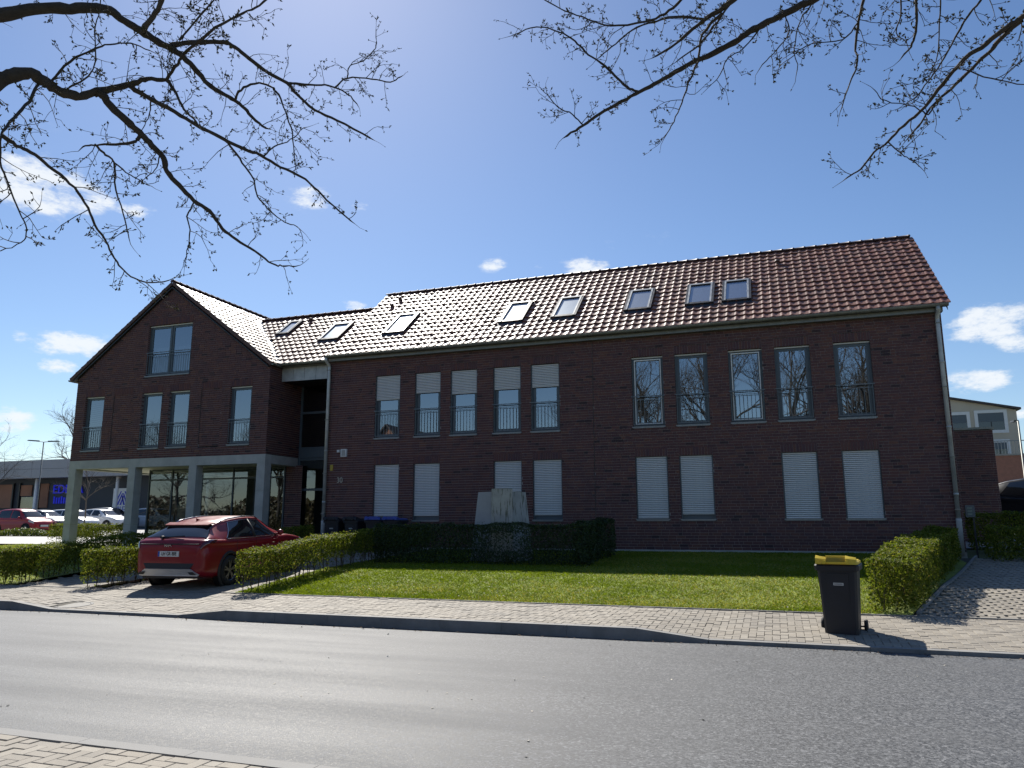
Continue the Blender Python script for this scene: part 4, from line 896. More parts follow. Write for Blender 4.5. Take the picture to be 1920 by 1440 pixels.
# ================================================================ wheelie bins
def bin_thing(loc, rz, label, body_m, lid_m, sticker=False, group=None):
    t_ = thing('wheelie_bin', loc, label, 'bin', group, rz)
    mb = MB(); rings = [(.0, .205, .25, .01), (.03, .215, .262, .0), (.55, .238, .295, .0), (.90, .256, .325, .0), (.93, .262, .335, .0)]
    def ring(z, hx, hy, yo, c=.03): return [(-hx+c, -hy+yo, z), (hx-c, -hy+yo, z), (hx, -hy+c+yo, z), (hx, hy-c+yo, z), (hx-c, hy+yo, z), (-hx+c, hy+yo, z), (-hx, hy-c+yo, z), (-hx, -hy+c+yo, z)]
    pts = [ring(z, hx, hy, yo+.02*(z-.5)) for z, hx, hy, yo in rings]
    for r_ in pts: mb.v.extend(r_)
    for i in range(len(pts)-1):
        for k in range(8): k2 = (k+1) % 8; mb.f.append((i*8+k, i*8+k2, (i+1)*8+k2, (i+1)*8+k)); mb.t.append(0)
    mb.f.append(tuple(range(7, -1, -1))); mb.t.append(0)
    b_ = mb.build('body', body_m, t_)
    mb = MB()                                  # stepped centre panel on the front
    for (xa, xb, dz) in ((-.13, .13, .012),): mb.add([(xa, -.262, .06), (xb, -.262, .06), (xb*1.12, -.326, .86), (xa*1.12, -.326, .86), (xa, -.240, .06), (xb, -.240, .06), (xb*1.12, -.30, .86), (xa*1.12, -.30, .86)], [(0,1,2,3),(4,0,3,7),(1,5,6,2),(3,2,6,7)])
    mb.build('front_rib', body_m, b_)
    mb = MB()                                  # collar
    r0 = [ring(.90, .285, .36, .01), ring(.965, .29, .365, .01), ring(.985, .28, .355, .01)]
    for r_ in r0: mb.v.extend(r_)
    for i in range(2):
        for k in range(8): k2 = (k+1) % 8; mb.f.append((i*8+k, i*8+k2, (i+1)*8+k2, (i+1)*8+k)); mb.t.append(0)
    mb.f.append(tuple(range(7, -1, -1))); mb.t.append(0); mb.f.append(tuple(range(16, 24))); mb.t.append(0); mb.build('collar', body_m, t_)
    mb = MB()                                  # lid
    r1 = [ring(.987, .275, .36, .0, .05), ring(1.015, .274, .358, .0, .06), ring(1.035, .25, .325, .01, .06), ring(1.045, .16, .24, .02, .05)]
    for r_ in r1: mb.v.extend(r_)
    for i in range(3):
        for k in range(8): k2 = (k+1) % 8; mb.f.append((i*8+k, i*8+k2, (i+1)*8+k2, (i+1)*8+k)); mb.t.append(0)
    mb.f.append(tuple(range(24, 32))); mb.t.append(0); l_ = mb.build('lid', lid_m, t_, False)
    mb = MB(); mb.box(-.125, .125, -.405, -.375, .998, 1.022); mb.box(-.13, .13, -.345, -.30, 1.075, 1.102); mb.build('lid_handle', lid_m, l_)
    for s in (-1, 1):
        mb = MB(); x0_, x1_ = sorted((s*.125, s*.262)); mb.add([(x0_, -.405, .99), (x1_, -.39, .99), (x1_, -.20, .99), (x0_, -.20, .99), (x0_, -.40, 1.07), (x1_, -.375, 1.055), (x1_, -.25, 1.07), (x0_, -.25, 1.105), (x0_, -.34, 1.105), (x1_, -.33, 1.085)], [(0,1,5,4),(4,5,9,8),(8,9,6,7),(1,2,6,9,5),(3,0,4,8,7),(2,3,7,6)]); mb.lathe((s*.145, -.405, 1.02), [(0, -.03), (.026, -.03), (.026, .03), (0, .03)], 12, 'y'); mb.build('handle_bracket', lid_m, l_)
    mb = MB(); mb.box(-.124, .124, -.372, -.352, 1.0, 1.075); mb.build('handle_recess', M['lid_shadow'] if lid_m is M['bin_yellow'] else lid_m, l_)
    mb = MB(); mb.tube([(-.2, .40, 1.0), (.2, .40, 1.0)], .017, 8); mb.tube([(-.2, .40, 1.0), (-.2, .33, .97)], .017, 8); mb.tube([(.2, .40, 1.0), (.2, .33, .97)], .017, 8); mb.build('rear_handle', body_m, t_)
    for s in (-1, 1):
        mb = MB(); mb.lathe((s*.285, .235, .1), [(.0, -.022), (.085, -.024), (.1, -.014), (.1, .014), (.085, .024), (0, .022)], 20, 'x'); mb.build('wheel', M['tyre'], t_, True)
    mb = MB(); mb.tube([(-.28, .235, .1), (.28, .235, .1)], .012, 8); mb.build('axle', M['dark_metal'], t_)
    if sticker:
        mb = MB(); mb.add([(-.055, -.3155, .70), (.075, -.3155, .70), (.075, -.3180, .735), (-.055, -.3180, .735)], [(0,1,2,3)]); k = mb.build('sticker', M['white_plastic'], t_)
        mb = MB()
        for i in range(9): x = -.045+i*.0125; mb.add([(x, -.3180, .709), (x+.008, -.3180, .709), (x+.008, -.3194, .726), (x, -.3194, .726)], [(0,1,2,3)])
        mb.build('print', M['dark_metal'], k)
    return t_
M['tyre'] = simple('black_rubber', (.016, .016, .017), .75, var=.2, vscale=20)
M['bin_black'] = simple('black_bin_plastic', (.013, .014, .019), .55, var=.2, vscale=9, bump=.1, bscale=120)
M['bin_yellow'] = simple('yellow_bin_plastic', (.70, .50, .035), .42, var=.08, vscale=6)
M['lid_shadow'] = simple('shaded_yellow_plastic', (.33, .25, .03), .55)  # darker lid yellow: shade of the handle recess put into the colour
M['bin_blue'] = simple('blue_bin_plastic', (.035, .075, .34), .42, var=.08)
bin_thing((.77, -11.07, .03), R(-9), 'black wheelie bin with yellow lid standing at the kerb', M['bin_black'], M['bin_yellow'], True)
bin_thing((-14.05, -.75, .69), R(3), 'black wheelie bin against the wall nearest the left downpipe', M['bin_black'], M['bin_black'], True, 'bins along the house wall')
bin_thing((-13.3, -.72, .69), R(-4), 'second black wheelie bin along the wall from the left downpipe', M['bin_black'], M['bin_black'], True, 'bins along the house wall')
bin_thing((-12.45, -.85, .69), R(6), 'left blue-lidded wheelie bin against the house wall', M['bin_black'], M['bin_blue'], False, 'bins along the house wall')
bin_thing((-11.78, -.80, .69), R(-3), 'right blue-lidded wheelie bin against the house wall', M['bin_black'], M['bin_blue'], False, 'bins along the house wall')
# ================================================================ trees
LIMBS_A=[[(-6.827,-18.832,6.235,0.062),(-6.65,-18.669,6.339,0.0549),(-6.468,-18.508,6.463,0.0498),(-6.234,-18.3,6.564,0.0442),(-6.088,-18.173,6.623,0.0409),(-5.979,-18.073,6.637,0.0385),(-5.896,-17.962,6.575,0.036),(-5.797,-17.843,6.518,0.0334),(-5.707,-17.733,6.461,0.0309),(-5.61,-17.628,6.422,0.0287),(-5.534,-17.534,6.367,0.0266),(-5.461,-17.422,6.274,0.0242),(-5.405,-17.318,6.171,0.0219),(-5.304,-17.202,6.107,0.0194),(-5.219,-17.108,6.056,0.0175),(-5.148,-17.019,5.992,0.0156),(-5.096,-16.937,5.914,0.0138),(-5.012,-16.832,5.835,0.0116)],
[(-5.609,-17.631,6.438,0.0247),(-5.579,-17.608,6.477,0.024),(-5.428,-17.486,6.546,0.0221),(-5.253,-17.344,6.599,0.0204),(-5.163,-17.262,6.594,0.0195),(-5.078,-17.157,6.529,0.0184),(-4.948,-16.996,6.424,0.0169),(-4.78,-16.816,6.337,0.0152),(-4.725,-16.732,6.26,0.0144),(-4.589,-16.557,6.126,0.0129),(-4.403,-16.38,6.057,0.0114),(-4.13,-16.113,5.93,0.0091)],
[(-4.78,-16.816,6.337,0.0131),(-4.712,-16.681,6.39,0.0115),(-4.591,-16.455,6.485,0.0096),(-4.505,-16.296,6.534,0.0084),(-4.437,-16.13,6.522,0.0073),(-4.404,-15.992,6.477,0.0063)],
[(-4.505,-16.296,6.534,0.0092),(-4.419,-16.195,6.697,0.0084),(-4.224,-15.976,6.774,0.0075),(-4.072,-15.8,6.804,0.0068),(-3.99,-15.717,6.914,0.0064)],
[(-4.419,-16.195,6.697,0.0078),(-4.408,-16.156,6.876,0.0068),(-4.297,-16.06,6.98,0.0061),(-4.206,-15.98,7.137,0.0054),(-4.193,-15.957,7.233,0.0051)],
[(-5.797,-17.843,6.518,0.027),(-5.652,-17.929,6.473,0.0257),(-5.246,-18.196,6.346,0.0227),(-4.964,-18.414,6.253,0.0207),(-4.557,-18.769,6.094,0.0178)],
[(-6.285,-19.079,5.144,0.068),(-6.151,-18.928,5.395,0.0556),(-6.092,-18.866,5.475,0.052),(-6,-18.769,5.525,0.0474),(-5.928,-18.655,5.479,0.0428),(-5.862,-18.555,5.44,0.0389),(-5.776,-18.458,5.446,0.0351),(-5.681,-18.369,5.521,0.0311),(-5.557,-18.255,5.605,0.0263),(-5.459,-18.167,5.691,0.0225),(-5.381,-18.098,5.749,0.0195),(-5.263,-17.985,5.78,0.0153)],
[(-5.263,-17.985,5.78,0.0153),(-5.06,-18.074,5.854,0.0135),(-4.913,-18.138,5.903,0.0125),(-4.653,-18.215,5.933,0.0111),(-4.402,-18.292,5.954,0.0099),(-4.092,-18.372,5.938,0.0086),(-3.872,-18.428,5.915,0.0077),(-3.628,-18.522,5.934,0.0066)],
[(-5.548,-17.587,6.532,0.0097),(-5.061,-17.888,6.434,0.0079),(-4.58,-18.2,6.309,0.0065),(-4.323,-18.392,6.237,0.0058)],
[(-5.682,-18.366,5.506,0.0368),(-5.657,-18.341,5.5,0.0357),(-5.604,-18.235,5.398,0.0326),(-5.523,-18.111,5.298,0.0298),(-5.47,-18.029,5.228,0.0281),(-5.418,-17.944,5.152,0.0263),(-5.361,-17.846,5.058,0.0244),(-5.37,-17.785,4.956,0.023),(-5.311,-17.678,4.846,0.021),(-5.23,-17.555,4.731,0.0188),(-5.139,-17.444,4.651,0.0169),(-5.075,-17.322,4.51,0.0147),(-4.984,-17.21,4.421,0.0129),(-4.855,-17.07,4.33,0.0106),(-4.741,-16.937,4.224,0.0084),(-4.664,-16.873,4.214,0.0074),(-4.563,-16.796,4.227,0.0061)],
[(-5.486,-18.186,5.652,0.0225),(-5.475,-18.145,5.63,0.0218),(-5.378,-17.95,5.578,0.0198),(-5.3,-17.812,5.55,0.0187),(-5.204,-17.632,5.492,0.0173),(-5.072,-17.415,5.436,0.0157),(-4.918,-17.185,5.383,0.0141),(-4.841,-17.078,5.362,0.0134),(-4.727,-16.905,5.305,0.0122),(-4.595,-16.719,5.248,0.011),(-4.519,-16.588,5.178,0.0101),(-4.447,-16.444,5.08,0.0091),(-4.304,-16.195,4.923,0.0074)],
[(-5.47,-18.029,5.228,0.0177),(-5.505,-18.062,5.151,0.0151),(-5.617,-18.165,5.088,0.0114),(-5.739,-18.285,5.049,0.0079),(-5.805,-18.348,5.008,0.0061)],
[(-5.739,-18.285,5.049,0.0098),(-5.713,-18.209,4.997,0.0089),(-5.676,-18.117,4.939,0.0082),(-5.769,-17.982,4.74,0.0069),(-5.818,-17.808,4.513,0.0055),(-5.861,-17.705,4.366,0.0047)],
[(-5.676,-18.117,4.939,0.0075),(-5.711,-17.887,4.926,0.0056),(-5.727,-17.658,4.92,0.0042)],
[(-5.072,-17.415,5.436,0.0108),(-5.035,-17.336,5.388,0.0099),(-4.991,-17.183,5.266,0.0087),(-4.958,-17.044,5.141,0.0077),(-4.982,-16.932,5.003,0.0069),(-4.923,-16.785,4.887,0.006),(-4.837,-16.646,4.809,0.0052),(-4.749,-16.538,4.783,0.0046)],
[(-5.263,-17.985,5.78,0.0153),(-5.143,-17.98,5.619,0.0122),(-5.032,-17.98,5.432,0.0096),(-4.883,-17.972,5.283,0.0074)],
[(-5.214,-17.105,6.045,0.0128),(-5.141,-17.135,6.124,0.0117),(-4.986,-17.146,6.173,0.0106),(-4.791,-17.134,6.139,0.0095),(-4.648,-17.118,5.997,0.0085),(-4.551,-17.116,5.786,0.0074),(-4.45,-17.119,5.528,0.0062),(-4.39,-17.142,5.214,0.0048)],
[(-5.986,-18.709,5.449,0.0142),(-5.856,-18.89,5.126,0.0126),(-5.763,-19.065,4.875,0.0115),(-5.66,-19.199,4.66,0.0106)],
[(-5.66,-19.199,4.66,0.0149),(-5.605,-19.099,4.608,0.0136),(-5.547,-19.017,4.583,0.0128),(-5.489,-18.902,4.507,0.0118),(-5.413,-18.755,4.405,0.0107),(-5.379,-18.631,4.281,0.0097),(-5.372,-18.514,4.135,0.0088),(-5.347,-18.388,3.99,0.0078),(-5.339,-18.291,3.866,0.0071),(-5.282,-18.178,3.764,0.0063),(-5.191,-18.072,3.727,0.0056),(-5.064,-17.958,3.768,0.0048)],
[(-5.66,-19.199,4.66,0.0085),(-5.716,-19.142,4.477,0.0072),(-5.7,-19.06,4.296,0.0062),(-5.669,-18.97,4.109,0.0053),(-5.648,-18.904,3.971,0.0046),(-5.715,-18.887,3.876,0.0042),(-5.916,-18.91,3.82,0.0035)],
[(-5.909,-18.651,5.493,0.0119),(-5.77,-18.6,5.705,0.0096),(-5.599,-18.525,5.831,0.008),(-5.47,-18.465,5.894,0.007),(-5.314,-18.384,5.921,0.0059),(-5.179,-18.297,5.872,0.0049)],
[(-5.857,-18.555,5.449,0.0072),(-5.542,-18.545,5.61,0.0058),(-5.455,-18.64,5.897,0.0048),(-5.377,-18.684,6.058,0.0043),(-5.318,-18.734,6.217,0.0037)],
[(-5.418,-17.944,5.152,0.0076),(-5.357,-17.899,5.07,0.0062),(-5.423,-17.882,4.925,0.0048),(-5.492,-17.891,4.878,0.0041)],
[(-5.231,-17.553,4.72,0.0079),(-5.299,-17.55,4.581,0.0065),(-5.29,-17.513,4.4,0.0054),(-5.332,-17.488,4.194,0.0042)],
[(-5.378,-17.95,5.578,0.0077),(-5.46,-17.956,5.67,0.0066),(-5.55,-17.883,5.531,0.0052),(-5.66,-17.841,5.432,0.0042)],
[(-4.82,-17.07,5.362,0.0083),(-4.791,-16.946,5.527,0.007),(-4.722,-16.775,5.681,0.0058),(-4.673,-16.618,5.891,0.0047)]]
LIMBS_B=[[(0.971,-16.204,6.671,0.0397),(0.652,-16.105,6.518,0.0343),(0.508,-16.08,6.487,0.0327),(0.356,-16.053,6.451,0.0311),(0.151,-16.022,6.407,0.0292),(-0.008,-15.993,6.359,0.0276),(-0.165,-15.962,6.298,0.0261),(-0.383,-15.932,6.243,0.0242),(-0.659,-15.901,6.185,0.0219),(-0.89,-15.866,6.104,0.0199),(-1.095,-15.844,6.05,0.0183),(-1.299,-15.819,5.983,0.0166),(-1.543,-15.791,5.904,0.0147),(-1.733,-15.764,5.824,0.0131),(-1.919,-15.739,5.746,0.0116)],
[(-1.095,-15.844,6.05,0.014),(-1.207,-15.837,6.108,0.0129),(-1.324,-15.829,6.249,0.0119),(-1.466,-15.818,6.443,0.0108),(-1.645,-15.811,6.62,0.0097),(-1.793,-15.803,6.82,0.0087),(-1.98,-15.801,6.984,0.0077),(-2.235,-15.797,7.101,0.0066),(-2.499,-15.771,7.093,0.0055)],
[(-1.733,-15.764,5.824,0.0075),(-1.841,-15.747,5.979,0.0065),(-2.024,-15.733,6.118,0.0056),(-2.15,-15.714,6.315,0.0048)],
[(0.117,-16.863,6.315,0.0304),(-0.103,-16.648,6.29,0.0232),(-0.258,-16.53,6.286,0.0198),(-0.44,-16.407,6.286,0.0162),(-0.669,-16.237,6.247,0.0117),(-0.875,-16.117,6.236,0.0081)],
[(-0.386,-16.439,6.308,0.0127),(-0.646,-16.343,6.467,0.0105),(-0.871,-16.252,6.525,0.0092),(-1.107,-16.155,6.558,0.0079),(-1.301,-16.043,6.519,0.0067),(-1.483,-15.945,6.48,0.0057)],
[(-0.429,-16.852,6.388,0.012),(-0.552,-16.755,6.328,0.0109),(-0.717,-16.667,6.287,0.01),(-0.906,-16.602,6.294,0.0093),(-1.261,-16.519,6.396,0.008),(-1.486,-16.481,6.546,0.0072),(-1.729,-16.445,6.727,0.0064),(-1.963,-16.414,6.931,0.0055)],
[(-0.21,-16.549,6.25,0.0124),(-0.396,-16.409,6.162,0.0103),(-0.471,-16.223,6.009,0.0088),(-0.57,-16.099,5.899,0.0077),(-0.639,-15.989,5.796,0.0069),(-0.739,-15.864,5.673,0.0059),(-0.843,-15.761,5.569,0.005)],
[(-0.103,-16.648,6.29,0.0097),(-0.254,-16.496,6.214,0.0083),(-0.445,-16.326,6.121,0.0071),(-0.636,-16.22,6.088,0.0063)],
[(1.036,-16.444,6.36,0.0154),(1.012,-16.324,6.241,0.013),(0.969,-16.203,6.114,0.0111),(0.947,-16.06,5.963,0.0092),(0.957,-15.941,5.843,0.0078),(0.896,-15.838,5.718,0.0063),(0.823,-15.72,5.57,0.0047)],
[(1.34,-16.714,6.076,0.0145),(1.372,-16.592,5.956,0.0119),(1.38,-16.448,5.796,0.0095),(1.354,-16.369,5.696,0.0081),(1.288,-16.324,5.636,0.007)],
[(1.248,-16.746,6.077,0.0089),(1.273,-16.422,5.948,0.0059),(1.251,-16.288,5.887,0.0048),(1.357,-16.129,5.862,0.0039)],
[(2.228,-17.048,5.5,0.0238),(2.043,-16.829,5.471,0.0203),(1.952,-16.74,5.461,0.0192),(1.83,-16.614,5.426,0.0176),(1.695,-16.492,5.389,0.0161),(1.554,-16.325,5.293,0.0143),(1.442,-16.179,5.192,0.0127),(1.282,-16.045,5.111,0.0111),(1.158,-15.937,5.032,0.0097),(1.047,-15.858,4.98,0.0087),(0.936,-15.754,4.887,0.0074),(0.818,-15.69,4.849,0.0064)],
[(2.031,-16.802,5.461,0.0188),(1.947,-16.675,5.435,0.0164),(1.862,-16.541,5.394,0.0145),(1.767,-16.406,5.348,0.0128),(1.631,-16.234,5.281,0.0106),(1.523,-16.119,5.236,0.0091),(1.429,-15.974,5.147,0.0074),(1.352,-15.873,5.083,0.0061)],
[(1.828,-16.818,5.821,0.0085),(1.794,-16.733,5.747,0.0079),(1.694,-16.62,5.652,0.0072),(1.589,-16.465,5.504,0.0064),(1.497,-16.353,5.389,0.0058),(1.357,-16.227,5.259,0.0051)],
[(1.536,-16.732,5.962,0.0066),(1.564,-16.432,5.818,0.0053),(1.583,-16.215,5.702,0.0046),(1.543,-16.009,5.577,0.0039)],
[(1.716,-16.376,5.368,0.0068),(1.931,-16.274,5.294,0.0054),(2.193,-16.161,5.257,0.0043),(2.366,-16.086,5.23,0.0036)],
[(1.523,-16.119,5.236,0.0071),(1.478,-16.055,5.172,0.0063),(1.385,-16.027,5.283,0.0056),(1.163,-15.973,5.411,0.0045),(1.088,-15.947,5.549,0.004)],
[(1.158,-15.937,5.032,0.0063),(1.292,-15.729,4.979,0.0049),(1.4,-15.594,4.972,0.0042),(1.484,-15.478,4.947,0.0036)],
[(0.356,-16.053,6.451,0.0067),(0.387,-16.038,6.259,0.0057),(0.253,-16.087,6.059,0.0048),(0.124,-16.137,5.915,0.0041)],
[(0.151,-16.022,6.407,0.0068),(-0.036,-16.038,6.184,0.0055),(-0.191,-16.069,6.084,0.0049),(-0.303,-16.064,5.88,0.0042)],
[(0.652,-16.105,6.518,0.0066),(0.485,-16.108,6.302,0.0054),(0.422,-16.071,6.059,0.0047),(0.443,-16.016,5.863,0.0041)],
[(0.969,-16.203,6.114,0.0064),(0.829,-16.189,5.972,0.0054),(0.598,-16.229,5.971,0.0045),(0.433,-16.246,5.916,0.004)]]

def catmull(pts, k=4):
    P = [np.array(p, float) for p in pts]; P = [2*P[0]-P[1]]+P+[2*P[-1]-P[-2]]; out = []
    for i in range(1, len(P)-2):
        for j in range(k):
            t_ = j/k; out.append(.5*((2*P[i])+(P[i+1]-P[i-1])*t_+(2*P[i-1]-5*P[i]+4*P[i+1]-P[i+2])*t_*t_+(3*P[i]-P[i-1]-3*P[i+1]+P[i+2])*t_**3))
    out.append(P[-2]); return out
class Tubes:                         # many thin tapered tubes in one numpy mesh
    def __init__(s): s.V = []; s.F = []; s.n = 0
    def add(s, pts, rad, k=4):
        P = np.asarray(pts); m = len(P); T = np.gradient(P, axis=0); T /= np.linalg.norm(T, axis=1)[:, None]+1e-9
        ref = np.array([.31, .52, .8]); U = np.cross(T, ref); U /= np.linalg.norm(U, axis=1)[:, None]+1e-9; W = np.cross(T, U)
        an = np.arange(k)*2*np.pi/k; ring = P[:, None]+(U[:, None]*np.cos(an)[None, :, None]+W[:, None]*np.sin(an)[None, :, None])*np.asarray(rad)[:, None, None]
        s.V.append(ring.reshape(-1, 3)); i = np.arange(m-1)[:, None]*k; j = np.arange(k)[None]; j2 = (j+1) % k
        s.F.append(np.stack([i+j, i+j2, i+k+j2, i+k+j], -1).reshape(-1, 4)+s.n); s.n += m*k
    def build(s, name, mat, parent, sm=True):
        if s.V: return big_mesh(name, np.concatenate(s.V), np.concatenate(s.F), mat, None, parent, sm)
def buds_mesh(name, P, D, size, mat, parent):
    n = len(P); P, D = np.array(P), np.array(D); D = D/(np.linalg.norm(D, axis=1)[:, None]+1e-9); a = rng.normal(0, 1, (n, 3)); u = np.cross(D, a); u /= np.linalg.norm(u, axis=1)[:, None]; v = np.cross(D, u); s = size*(.6+.8*rng.random(n))[:, None]
    V = np.stack([P, P+D*s*.9+u*s*.42, P+D*s*.9+v*s*.42, P+D*s*.9-u*s*.42, P+D*s*.9-v*s*.42, P+D*s*2.1], 1).reshape(-1, 3)
    f = np.array([(0,2,1),(0,3,2),(0,4,3),(0,1,4),(1,2,5),(2,3,5),(3,4,5),(4,1,5)]); F = (np.arange(n)[:, None, None]*6+f[None]).reshape(-1, 3)
    return big_mesh(name, V, F, mat, None, parent)
def rnd3(r_): return np.array([r_.gauss(0, 1), r_.gauss(0, 1), r_.gauss(0, 1)])
def unit(v): return v/(np.linalg.norm(v)+1e-9)
def twiggy(TW_, BP, BD, P, Rr, r_, step, lmin, lmax, rb=.0043, skip=0.0, bud=True):
    """spawn bud-bearing twigs along a limb"""
    seg = np.linalg.norm(np.diff(P, axis=0), axis=1); cum = np.r_[0, np.cumsum(seg)]; s = skip*cum[-1]+step*r_.random()
    def tip(p, d):
        for q in range(r_.choice((1, 2, 3))):
            dd = unit(d+rnd3(r_)*.55); BP.append(p+rnd3(r_)*.004); BD.append(dd)
    while s < cum[-1]:
        i = min(np.searchsorted(cum, s)-1, len(P)-2); i = max(i, 0); f = (s-cum[i])/(seg[i]+1e-9); p = P[i]+(P[i+1]-P[i])*f; T = unit(P[i+1]-P[i])
        o = rnd3(r_); o = unit(o-T*np.dot(o, T)); d = unit(o+T*r_.uniform(.2, .9)+np.array([0, 0, .18])); L = r_.uniform(lmin, lmax); k = 5; pts = [p]; cv = rnd3(r_)*.22
        for j in range(k): d = unit(d+cv*.5+rnd3(r_)*.16); pts.append(pts[-1]+d*L/k)
        TW_.add(pts, np.linspace(rb, rb*.45, k+1), 4); tip(pts[-1], d)
        for j in range(1, k+1):
            if r_.random() < .78:
                dd = unit(d+unit(rnd3(r_))*1.0+np.array([0, 0, .1])); l2 = L*r_.uniform(.18, .45); q = pts[j]; sub = [q]
                for m_ in range(3): dd = unit(dd+rnd3(r_)*.22); sub.append(sub[-1]+dd*l2/3)
                TW_.add(sub, np.linspace(rb*.6, rb*.38, 4), 3); tip(sub[-1], dd)
                if r_.random() < .6: tip(sub[2], unit(dd+rnd3(r_)))
                if r_.random() < .5:
                    d3 = unit(dd+rnd3(r_)*.8); q2 = sub[2]; q3 = q2+d3*l2*.4; TW_.add([q2, q3], [rb*.45, rb*.35], 3); tip(q3, d3)
        s += step*r_.uniform(.5, 1.5)
def recurse(TB, TW_, BP, BD, p, d, L, rad, lvl, r_, up_=.1, spread=.75, bud=False):
    n = 5; pts = [p]; cv = rnd3(r_)*.13
    for j in range(n): d = unit(d+cv+rnd3(r_)*.10+np.array([0, 0, up_*.25])); pts.append(pts[-1]+d*L/n)
    rr = np.linspace(rad, rad*.55, n+1); (TB if lvl >= 2 else TW_).add(pts, rr, 7 if lvl >= 3 else (5 if lvl == 2 else 3))
    if lvl == 0: return
    nb = r_.choice((3, 4, 4, 5)) if lvl > 1 else r_.choice((4, 5, 6))
    for k in range(nb):
        j = r_.choice((2, 3, 3, 4, 4, 5)); q = pts[j]; dd = unit(d+unit(rnd3(r_))*spread+np.array([0, 0, up_])); recurse(TB, TW_, BP, BD, q, dd, L*r_.uniform(.5, .78), rr[j]*.62, lvl-1, r_, up_, spread)
    recurse(TB, TW_, BP, BD, pts[-1], d, L*.62, rr[-1]*.9, lvl-1, r_, up_, spread)
def overhang_tree(base, fork_z, limbs, roots, label, seed, trunk_r):
    r_ = random.Random(seed); t_ = thing('street_tree', base, label, 'tree', world=True); TB, TW_ = Tubes(), Tubes(); BP, BD = [], []
    bx, by, bz = base; fork = np.array([bx, by, fork_z])
    tr = catmull([(bx, by, bz-.2), (bx+.03, by, bz+1.2), (bx-.02, by+.03, fork_z*.6), fork, (bx+.1, by-.1, fork_z+2.0)], 5)
    T0 = Tubes(); T0.add(tr, np.interp(np.linspace(0, 1, len(tr)), [0, .06, .6, 1], [trunk_r*1.35, trunk_r, trunk_r*.85, trunk_r*.5]), 14); T0.build('trunk', M['bark'], t_)
    for limb in limbs:
        A = np.array(limb); P = np.array(catmull(A[:, :3], 4)); rr = np.interp(np.linspace(0, 1, len(P)), np.linspace(0, 1, len(A)), A[:, 3]); big_ = A[0, 3] > .02
        P = P+rng.normal(0, .0035, P.shape); rr = rr*1.1; TB.add(P, rr*(1+rng.normal(0, .07, len(rr))), 8 if big_ else 6)
        twiggy(TW_, BP, BD, P, rr, r_, .10 if not big_ else .15, .10, .36)
        d = unit(P[-1]-P[-2]); pts = [P[-1]]
        for j in range(3): d = unit(d+rnd3(r_)*.2); pts.append(pts[-1]+d*.06)
        TW_.add(pts, [rr[-1], .003, .0022, .0016], 4); BP.append(pts[-1]); BD.append(d)
    for i in roots:                    # carry each limb back to the trunk, outside the picture
        a = np.array(limbs[i][0]); b = np.array(limbs[i][1]); st = unit(a[:3]-b[:3]); mid = a[:3]+st*np.linalg.norm(a[:3]-fork)*.45; src = fork+np.array([0, 0, r_.uniform(-.3, 1.2)])
        P = np.array(catmull([src, (src+mid)/2+np.array([0, 0, .15]), mid, a[:3]], 6)); TB.add(P, np.linspace(max(a[3]*1.9, .05), a[3], len(P)), 8)
    for k in range(7):                 # the rest of the crown above
        an = k*0.9+r_.random(); d = unit(np.array([math.cos(an)*.7, math.sin(an)*.7-.35, .9])); recurse(TB, TW_, BP, BD, fork+np.array([0, 0, r_.uniform(.5, 2.0)]), d, r_.uniform(2.0, 2.8), trunk_r*.42, 3, r_, .15)
    TB.build('limbs', M['bark'], t_); TW_.build('twigs', M['bark'], t_); buds_mesh('buds', BP, BD, .0130, M['bud'], t_); return t_
overhang_tree((-9.0, -20.4, .0), 4.6, LIMBS_A, [0, 6], 'bare budding tree whose dark limbs reach in from the upper left', 5, .26)
overhang_tree((5.2, -22.6, .0), 4.4, LIMBS_B, [0, 3, 5, 8, 9, 10, 11, 13, 14], 'bare budding tree whose twigs hang in from the upper right', 9, .24)
def far_tree(base, h, label, seed, lvl=4, up_=.2, spread=.7, mat='bark', rad=.16, group=None, trunk_f=.28):
    r_ = random.Random(seed); t_ = thing('bare_tree', base, label, 'tree', group, world=True); TB, TW_, T0 = Tubes(), Tubes(), Tubes(); b = np.array(base, float)
    tr = [b+np.array([0, 0, -.1]), b+np.array([r_.gauss(0, .05), r_.gauss(0, .05), h*trunk_f*.5]), b+np.array([r_.gauss(0, .1), 0, h*trunk_f]), b+np.array([r_.gauss(0, .15), 0, h*.5])]; T0.add(tr, [rad, rad*.85, rad*.75, rad*.5], 9)
    for k in range(6):
        an = k*1.1+r_.random()*.5; q = tr[2]+(tr[3]-tr[2])*r_.random(); d = unit(np.array([math.cos(an)*spread, math.sin(an)*spread, .9])); recurse(TB, TW_, [], [], q, d, h*r_.uniform(.2, .28), rad*.45, lvl-1, r_, up_, spread)
    recurse(TB, TW_, [], [], tr[3], np.array([0, 0, 1.0]), h*.24, rad*.5, lvl-1, r_, up_, spread)
    T0.build('trunk', M[mat], t_); TB.build('limbs', M[mat], t_); TW_.build('crown', M[mat], t_); return t_
far_tree((-44.3, 8.9, .85), 7.0, 'thin bare young tree at the left edge before the parked cars', 3, 4, .2, .8, 'bark', .07)
far_tree((-41.0, 13.2, .95), 5.4, 'slender pale bare tree between the left columns', 8, 3, .25, .7, 'palebark', .05, trunk_f=.36)
